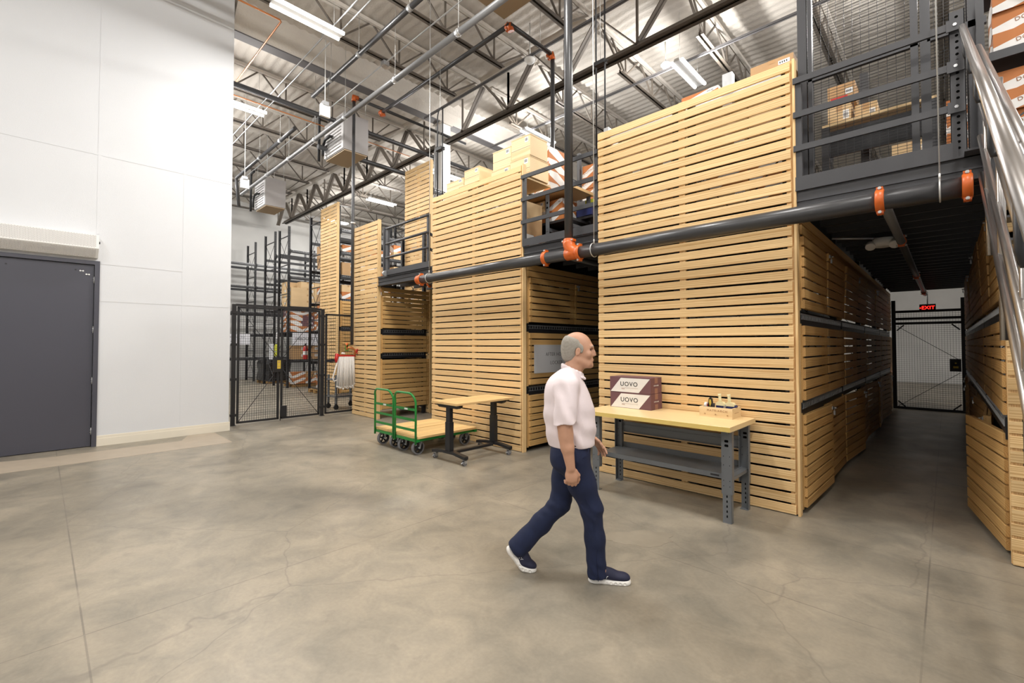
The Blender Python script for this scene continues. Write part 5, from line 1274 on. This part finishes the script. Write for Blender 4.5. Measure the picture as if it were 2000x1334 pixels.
# ================================================================== the walking man (distance fields meshed with surface nets)
class Field:
    def __init__(s, lo, hi, res):
        s.lo = np.array(lo, np.float32); s.res = res
        n = np.ceil((np.array(hi) - s.lo) / res).astype(int) + 1
        s.g = np.full(n, .3, np.float32); s.n = n
        s.ax = [s.lo[k] + res * np.arange(n[k], dtype=np.float32) for k in range(3)]
    def _sub(s, lo, hi, m):
        a = np.clip(np.floor((np.array(lo) - m - s.lo) / s.res).astype(int), 0, s.n); b = np.clip(np.ceil((np.array(hi) + m - s.lo) / s.res).astype(int) + 1, 0, s.n)
        sl = tuple(slice(i, j) for i, j in zip(a, b))
        P = np.stack(np.meshgrid(*[s.ax[k][sl[k]] for k in range(3)], indexing='ij'), -1)
        return sl, P
    def _put(s, sl, d, k, op):
        g = s.g[sl]
        if op == 'u':
            if k > 0: h = np.maximum(k - np.abs(g - d), 0) / k; s.g[sl] = np.minimum(g, d) - h * h * k * .25
            else: s.g[sl] = np.minimum(g, d)
        else:                                                        # subtract
            d = -d
            if k > 0: h = np.maximum(k - np.abs(g - d), 0) / k; s.g[sl] = np.maximum(g, d) + h * h * k * .25
            else: s.g[sl] = np.maximum(g, d)
    def cone(s, a, b, r1, r2, k=.02, op='u'):
        a = np.array(a, np.float32); b = np.array(b, np.float32); R_ = max(r1, r2)
        sl, P = s._sub(np.minimum(a, b) - R_, np.maximum(a, b) + R_, k + .02)
        ab = b - a; t = np.clip(((P - a) @ ab) / (ab @ ab), 0, 1)
        d = np.linalg.norm(P - a - t[..., None] * ab, axis=-1) - (r1 + (r2 - r1) * t)
        s._put(sl, d, k, op); return s
    def chain(s, pts, rs, k=.02, op='u'):
        for i in range(len(pts) - 1): s.cone(pts[i], pts[i + 1], rs[i], rs[i + 1], k, op)
        return s
    def ell(s, c, r, k=.02, rot=None, op='u'):
        c = np.array(c, np.float32); r = np.array(r, np.float32); R_ = r.max()
        sl, P = s._sub(c - R_, c + R_, k + .02); q = P - c
        if rot is not None: q = q @ rot
        k0 = np.linalg.norm(q / r, axis=-1); k1 = np.linalg.norm(q / (r * r), axis=-1) + 1e-9
        s._put(sl, k0 * (k0 - 1) / k1, k, op); return s
    def rbox(s, c, h, rad, k=.01, rot=None, op='u'):
        c = np.array(c, np.float32); h = np.array(h, np.float32); R_ = np.linalg.norm(h)
        sl, P = s._sub(c - R_, c + R_, k + .02); q = P - c
        if rot is not None: q = q @ rot
        q = np.abs(q) - (h - rad)
        d = np.linalg.norm(np.maximum(q, 0), axis=-1) + np.minimum(q.max(-1), 0) - rad
        s._put(sl, d, k, op); return s
    def plane(s, p, n, k=0.):                                        # keep the side n points away from
        n = np.array(n, np.float32); n /= np.linalg.norm(n)
        P = np.stack(np.meshgrid(*s.ax, indexing='ij'), -1); d = (P - np.array(p, np.float32)) @ n
        g = s.g
        s.g = np.maximum(g, d) + ((np.maximum(k - np.abs(g - d), 0) / k) ** 2 * k * .25 if k > 0 else 0)
        return s
    def ripple(s, fn):
        X, Y, Z = np.meshgrid(*s.ax, indexing='ij'); s.g = s.g + fn(X, Y, Z).astype(np.float32); return s
    def mesh(s, name, mat):
        g = s.g; ins = g < 0
        c = [(i, j, k) for i in (0, 1) for j in (0, 1) for k in (0, 1)]
        n = np.array(g.shape) - 1
        def corner(a, o): return a[o[0]:o[0] + n[0], o[1]:o[1] + n[1], o[2]:o[2] + n[2]]
        cnt = sum(corner(ins, o).astype(np.int8) for o in c)
        mask = (cnt > 0) & (cnt < 8); idx = np.argwhere(mask)
        vals = np.stack([g[idx[:, 0] + o[0], idx[:, 1] + o[1], idx[:, 2] + o[2]] for o in c], 1)
        acc = np.zeros((len(idx), 3)); num = np.zeros(len(idx))
        for i, a in enumerate(c):
            for j, b in enumerate(c):
                if j > i and sum(abs(np.array(a) - np.array(b))) == 1:
                    va, vb = vals[:, i], vals[:, j]; cr = (va < 0) != (vb < 0)
                    t = np.where(cr, va / np.where(cr, va - vb, 1), 0)
                    p = np.array(a) + t[:, None] * (np.array(b) - np.array(a)); acc += np.where(cr[:, None], p, 0); num += cr
        V = s.lo + s.res * (idx + acc / num[:, None])
        vid = np.full(mask.shape, -1, np.int64); vid[mask] = np.arange(len(idx))
        F = []
        for ax in range(3):
            o = [0, 0, 0]; o[ax] = 1; u, v = [(1, 2), (2, 0), (0, 1)][ax]
            A = ins[tuple(slice(0, g.shape[k] - o[k]) for k in range(3))]; B = ins[tuple(slice(o[k], g.shape[k]) for k in range(3))]
            e = np.argwhere(A != B); e = e[(e[:, u] > 0) & (e[:, v] > 0) & (e[:, u] < n[u]) & (e[:, v] < n[v])]
            def get(du, dv):
                q = e.copy(); q[:, u] += du; q[:, v] += dv; return vid[q[:, 0], q[:, 1], q[:, 2]]
            q = np.stack([get(-1, -1), get(0, -1), get(0, 0), get(-1, 0)], 1)
            fl_ = A[e[:, 0], e[:, 1], e[:, 2]]; q[~fl_] = q[~fl_][:, ::-1]; F.append(q)
        F = np.concatenate(F); F = F[(F >= 0).all(1)]
        me = bpy.data.meshes.new(name); me.from_pydata(V.tolist(), [], F.tolist())
        me.polygons.foreach_set('use_smooth', [True] * len(F)); me.materials.append(M[mat]); me.update()
        return me
man = thing('person', 'man in a pale pink short-sleeved shirt and blue jeans walking past the workbench', 'person', (-1.724, 2.764, 0), R(38))
# --- body: head, neck, trunk, arms with hands, legs: one surface
B = Field((-.80, -.33, .03), (.10, .34, 1.75), .0042)
hc = -.200
B.ell((hc - .012, 0, 1.620), (.099, .076, .090), .0)                 # skull
B.ell((hc + .030, 0, 1.560), (.070, .064, .095), .035)               # face
B.ell((hc + .050, 0, 1.492), (.044, .046, .036), .03)                # jaw
B.ell((hc + .083, 0, 1.474), (.020, .024, .018), .018)               # chin
B.cone((hc - .005, -.052, 1.515), (hc + .06, -.034, 1.482), .020, .018, .02); B.cone((hc - .005, .052, 1.515), (hc + .06, .034, 1.482), .020, .018, .02)
B.cone((hc + .088, -.034, 1.606), (hc + .094, .034, 1.606), .012, .012, .018)   # brow
for s_ in (-1, 1):
    B.ell((hc + .086, s_ * .033, 1.584), (.014, .015, .010), .012, None, 'd')     # eye sockets
    B.ell((hc + .066, s_ * .046, 1.552), (.022, .020, .022), .02)                 # cheeks
    B.ell((hc - .008, s_ * .080, 1.572), (.0165, .009, .029), .010, np.array([[.96, 0, .26], [0, 1, 0], [-.26, 0, .96]], np.float32))  # ears
    B.ell((hc - .004, s_ * .089, 1.576), (.009, .006, .018), .006, None, 'd')
B.chain([(hc + .092, 0, 1.594), (hc + .103, 0, 1.568), (hc + .112, 0, 1.551)], [.010, .0115, .0120], .016)  # nose
B.ell((hc + .096, -.011, 1.546), (.012, .010, .009), .012); B.ell((hc + .096, .011, 1.546), (.012, .010, .009), .012)
B.cone((hc + .093, -.018, 1.519), (hc + .093, .018, 1.519), .0075, .0075, .010); B.cone((hc + .094, -.016, 1.507), (hc + .094, .016, 1.507), .008, .008, .010)
B.cone((hc + .106, -.022, 1.513), (hc + .106, .022, 1.513), .0028, .0028, .004, 'd')
B.chain([(-.262, 0, 1.38), (-.238, 0, 1.45), (-.215, 0, 1.53)], [.066, .060, .058], .03)   # neck
B.ell((-.28, 0, 1.22), (.105, .155, .20), .03); B.ell((-.255, 0, .98), (.10, .14, .14), .05); B.ell((-.255, 0, .87), (.10, .14, .11), .05)
B.cone((-.285, -.15, 1.35), (-.285, .15, 1.35), .055, .055, .05)
Rarm = [(-.29, -.185, 1.345), (-.302, -.240, 1.085), (-.285, -.240, .95), (-.263, -.236, .815)]
Larm = [(-.28, .185, 1.345), (-.255, .245, 1.095), (-.17, .238, 1.00), (-.098, .222, .925)]
B.chain(Rarm, [.056, .045, .042, .029], .02); B.chain(Larm, [.056, .045, .040, .029], .02)
B.ell((-.295, -.238, 1.03), (.047, .045, .08), .02)
def hand(w_, dirv, across, thick, side, curl):
    """w_: wrist; dirv along the fingers, across towards the thumb side, thick out of the back of the hand"""
    w_ = np.array(w_); D = np.array(dirv) / np.linalg.norm(dirv); A = np.array(across) - D * np.dot(across, D); A /= np.linalg.norm(A); T = np.cross(D, A) * side
    rot = np.stack([D, A, T], 1).astype(np.float32)
    B.ell(w_ + D * .048, (.052, .040, .0165), .016, rot); B.ell(w_ + D * .060 + A * .010, (.034, .034, .015), .012, rot)
    for i, (o_, l1, l2, l3) in enumerate(((.029, .036, .024, .019), (.010, .040, .027, .020), (-.010, .037, .025, .019), (-.028, .029, .020, .017))):
        k = w_ + D * (.086 - .004 * abs(i - 1)) + A * o_
        c = curl[i]; p = [k]; a = 0
        for l in (l1, l2, l3):
            a += c; p.append(p[-1] + (D * math.cos(a) - T * math.sin(a)) * l + A * o_ * .08)
        B.chain(p, [.0098, .0090, .0082, .0072], .006)
    k = w_ + D * .022 + A * .030 - T * .004
    p1 = k + D * .030 + A * .020 - T * .010; p2 = p1 + D * .030 + A * .002 - T * .008; p3 = p2 + D * .024 - A * .004 - T * .008
    B.chain([k, p1, p2, p3], [.0145, .0118, .0100, .0085], .010)
hand(Rarm[-1], (.03, .015, -1), (1, .15, 0), 1, 1, (.55, .62, .66, .70))
hand(Larm[-1], (.72, -.10, -.70), (.55, -.75, .35), 1, -1, (.22, .28, .32, .40))
RH, RK_, RA = (-.25, -.085, .87), (-.118, -.072, .50), (-.076, -.058, .10)
LH, LK, LA = (-.26, .085, .87), (-.330, .068, .485), (-.612, .050, .19)
B.chain([RH, RK_, RA], [.080, .052, .038], .03); B.chain([LH, LK, LA], [.080, .052, .038], .03)
B.cone(RA, (-.02, -.058, .06), .04, .032, .02); B.cone(LA, (-.60, .05, .10), .04, .032, .02)
obj('body', B.mesh('body', 'skin'), man)
for s_ in (-1, 1): obj('eye', MB().tube([(hc + .0715, s_ * .033, 1.584), (hc + .079, s_ * .033, 1.584), (hc + .083, s_ * .033, 1.584)], [.010, .009, .004], 10).mesh('eye', ['eye']), man)
obj('lips', MB().tube([(hc + .090, -.021, 1.512), (hc + .1005, -.010, 1.515), (hc + .103, 0, 1.514), (hc + .1005, .010, 1.515), (hc + .090, .021, 1.512)], [.002, .0045, .005, .0045, .002], 8).mesh('lips', ['lip']), man)
# --- hair: grey sides and back, thin on top
Hf = Field((-.34, -.11, 1.46), (-.10, .11, 1.74), .0036)
Hf.ell((hc - .016, 0, 1.618), (.106, .0835, .0955), 0); Hf.ell((hc - .060, 0, 1.560), (.062, .066, .075), .03)
Hf.plane((hc + .016, 0, 1.60), (.90, 0, .22), .014); Hf.plane((hc - .02, 0, 1.668), (.36, 0, .9), .022); Hf.plane((hc - .06, 0, 1.505), (.25, 0, -1), .01)
for s_ in (-1, 1):
    Hf.ell((hc - .002, s_ * .085, 1.566), (.028, .03, .036), .006, None, 'd')
    Hf.ell((hc + .014, s_ * .0745, 1.592), (.017, .007, .030), .014)
Hf.ripple(lambda X, Y, Z: .0009 * np.sin(X * 260 - Z * 420) * np.sin(Y * 330 + Z * 160))
obj('hair', Hf.mesh('hair', 'hair'), man)
eb = MB()
for s_ in (-1, 1): eb.tube([(hc + .098, s_ * .016, 1.607), (hc + .099, s_ * .034, 1.612), (hc + .086, s_ * .052, 1.606)], [.003, .004, .002], 6)
obj('eyebrows', eb.mesh('eyebrows', ['hair']), man)
# --- shirt
T_ = Field((-.47, -.33, .90), (-.04, .34, 1.50), .0048)
T_.ell((-.282, 0, 1.21), (.155, .188, .235), 0); T_.ell((-.262, 0, 1.10), (.176, .180, .22), .06); T_.ell((-.252, 0, .97), (.164, .182, .22), .05)
T_.cone((-.285, -.165, 1.345), (-.268, -.05, 1.40), .072, .062, .05); T_.cone((-.285, .165, 1.345), (-.268, .05, 1.40), .072, .062, .05)
T_.ell((-.335, 0, 1.30), (.09, .15, .10), .06)
T_.plane((0, 0, .935), (.06, 0, -1))
SL_ = Field((-.47, -.36, 1.0), (-.10, .36, 1.46), .0048)
SL_.chain([(-.288, -.182, 1.340), (-.296, -.222, 1.21), (-.299, -.240, 1.06)], [.080, .076, .078], 0)
SL_.chain([(-.282, .182, 1.340), (-.262, .228, 1.21), (-.245, .246, 1.06)], [.080, .074, .076], 0)
SL_.plane((-.297, -.238, 1.102), (.15, 0, -1)); 
X0 = [slice(None)] * 3
sub_sl, Pq = T_._sub((-.47, -.36, 1.0), (-.10, .36, 1.46), 0)
# sample the sleeve field on the shirt grid (same resolution, shifted origin)
ix = [np.clip(np.round((T_.ax[k][sub_sl[k]] - SL_.lo[k]) / SL_.res).astype(int), 0, SL_.n[k] - 1) for k in range(3)]
T_._put(sub_sl, SL_.g[np.ix_(*ix)], .035, 'u')
T_.ripple(lambda X, Y, Z: .0042 * np.sin(Z * 46 + Y * 22 + X * 30 + 2.0 * np.sin(X * 17 + Y * 9)) * np.clip((1.30 - Z) * 4, 0, 1) * (Z < 1.32) + .0030 * np.sin(Z * 30 + X * 60) * (np.abs(Y) > .17))
T_.cone((-.232, 0, 1.47), (-.205, 0, 1.60), .062, .075, .006, 'd')
T_.cone((-.150, 0, 1.415), (-.13, 0, 1.50), .030, .060, .01, 'd')
shirt = obj('shirt', T_.mesh('shirt', 'shirt'), man)
col_ = Field((-.36, -.12, 1.34), (-.10, .12, 1.52), .0036)
ringp = []
for i in range(15):
    a = math.pi * (.16 + 1.68 * i / 14); ringp.append((-.240 + .074 * math.cos(a), .071 * math.sin(a), 1.425 - .034 * math.cos(a)))
col_.chain(ringp, [.009] * 15, .006); col_.chain([(p[0] * 1.0 + .002, p[1] * .95, p[2] + .020) for p in ringp], [.0065] * 15, .018)
for s_ in (-1, 1): col_.chain([(ringp[0][0] - .004, s_ * .034, 1.400), (-.160, s_ * .046, 1.384), (-.178, s_ * .062, 1.392)], [.008, .0055, .007], .014)
obj('collar', col_.mesh('collar', 'shirt'), shirt)
# --- jeans
Jn = Field((-.74, -.22, .015), (.04, .22, 1.0), .0048)
Jn.ell((-.255, 0, .90), (.138, .172, .16), 0); Jn.ell((-.30, -.07, .835), (.10, .095, .10), .04); Jn.ell((-.30, .07, .835), (.10, .095, .10), .04)
Jn.chain([(-.235, -.085, .84), (-.185, -.078, .67), RK_, (-.098, -.064, .30), (-.080, -.058, .03)], [.105, .090, .071, .064, .067], .04)
Jn.chain([(-.265, .085, .84), (-.300, .076, .66), LK, (-.47, .06, .335), (-.632, .050, .165)], [.105, .088, .070, .066, .076], .04)
Jn.plane((-.622, .05, .172), (-.80, 0, -.60)) if False else None
Jn.plane((0, 0, .965), (0, 0, 1)); Jn.plane((-.08, 0, .042), (.14, 0, -1))
cut = Field((-.74, -.22, .015), (.04, .22, 1.0), .0048)
Jn.rbox((-.695, .05, .085), (.10, .16, .060), .004, 0, np.array([[.62, 0, -.785], [0, 1, 0], [.785, 0, .62]], np.float32).T, 'd')
Jn.ripple(lambda X, Y, Z: .0024 * np.sin(Z * 70 + X * 60 + 3 * np.sin(Y * 20)) * (np.exp(-((Z - .48) / .07) ** 2) + np.exp(-((Z - .09) / .07) ** 2) * 1.2 + .5 * np.exp(-((Z - .78) / .06) ** 2)) + .0016 * np.sin(X * 33 + Z * 21))
jeans = obj('jeans', Jn.mesh('jeans', 'jeans'), man)
sm3 = MB(); sm3.tube([(-.235, -.262 + .085, .93), (-.225, -.1935, .80), (-.187, -.170, .66), (-.122, -.1445, .50), (-.098, -.1315, .30), (-.080, -.1345, .04)], .0022, 5)
obj('side_seam', sm3.mesh('side_seam', ['jeans']), jeans)
pk = MB(); pk.tube([(-.14, -.135, .925), (-.150, -.162, .88), (-.19, -.177, .862), (-.225, -.184, .87)], .0024, 5); obj('pocket_edge', pk.mesh('pocket_edge', ['jeans']), jeans)
bl = MB(); bl.tube([(-.255 + .136 * math.cos(a), .168 * math.sin(a), .945) for a in [2 * math.pi * k / 28 for k in range(28)]], .012, 6, closed=True); obj('belt', bl.mesh('belt', ['black']), jeans)
# --- shoes
def shoe(o3, M3, bend):
    """o3: heel point on the ground line, M3 columns: forward, left, up of the rear foot; bend: frame of the toe part"""
    f0 = np.array(o3, float)
    def P(u, v, w_):
        if u < .185 or bend is None: return f0 + M3 @ np.array((u, v, w_))
        return f0 + M3 @ np.array((.185, 0, 0)) + bend @ np.array((u - .185, v, w_))
    fr = lambda u: (M3 if (u < .185 or bend is None) else bend).astype(np.float32)
    lo = np.array([f0[0] - .12, f0[1] - .10, -.005]); hi = lo + np.array([.46, .20, .34])
    U = Field(lo, hi, .003); So = Field(lo, hi, .003)
    for u, r in ((.045, (.046, .034, .03)), (.10, (.06, .033, .03)), (.16, (.06, .040, .03)), (.215, (.055, .044, .028)), (.250, (.037, .038, .026))):
        So.ell(P(u, 0, .012), (r[0], r[1] + .004, .026), .02, fr(u))
    U.ell(P(.045, 0, .058), (.046, .036, .046), 0, fr(.04)); U.ell(P(.12, 0, .060), (.075, .038, .042), .025, fr(.12)); U.ell(P(.195, 0, .044), (.070, .042, .030), .025, fr(.2)); U.ell(P(.240, 0, .038), (.042, .037, .026), .02, fr(.24))
    U.cone(P(.055, 0, .07), P(.075, 0, .115), .040, .038, .03)
    return U, So, P, fr
I3 = np.eye(3)
def yrot(a): c, s_ = math.cos(a), math.sin(a); return np.array([[c, 0, s_], [0, 1, 0], [-s_, 0, c]])
for nm_, o3, M3, bend, lab in (('R', (-.142, -.056, .0), I3, None, 'planted front shoe'), ('L', (-.722, .050, .155), yrot(R(50)), yrot(R(12)), 'trailing shoe up on its toes')):
    U, So, P, fr = shoe(o3, M3, bend)
    cut_n = M3 @ np.array((0, 0, 1.))
    so = So
    for u in np.arange(.03, .27, .030):                              # sole pods
        for v in (-.046, .046): so.ell(P(u, v, .013), (.0085, .010, .0062), .002, fr(u), 'd')
    if nm_ == 'R': so.plane((0, 0, .001), (0, 0, -1)); so.plane((0, 0, .031), (0, 0, 1), .004)
    else: so.plane((0, 0, .002), (0, 0, -1))
    up_ = obj('shoe', U.mesh('shoe', 'navy'), man); up_['label'] = lab
    obj('sole', so.mesh('sole', 'sole'), up_)
    lc = MB()
    for u in (.098, .114, .130, .146):
        lc.tube([P(u - .006, -.026, .094 - (u - .098) * .42), P(u, 0, .104 - (u - .098) * .45), P(u + .006, .026, .094 - (u - .098) * .42)], .003, 6)
    obj('lace', lc.mesh('lace', ['paper']), up_)
    lg_ = MB()
    lg_.tube([P(.105 + .008 * math.cos(a), -.0405 + .004 * math.sin(a), .052 + .009 * math.sin(a)) for a in [2 * math.pi * k / 12 for k in range(10)]], .0018, 5)
    lg_.tube([P(.118, -.0405, .042), P(.123, -.039, .056), P(.130, -.040, .058)], .0018, 5)
    lg_.tube([P(.045, -.0375, .060), P(.075, -.0385, .052)], .0016, 5); lg_.tube([P(.058, -.0375, .066), P(.085, -.0385, .058)], .0016, 5)
    obj('side_mark', lg_.mesh('side_mark', ['paper']), up_)
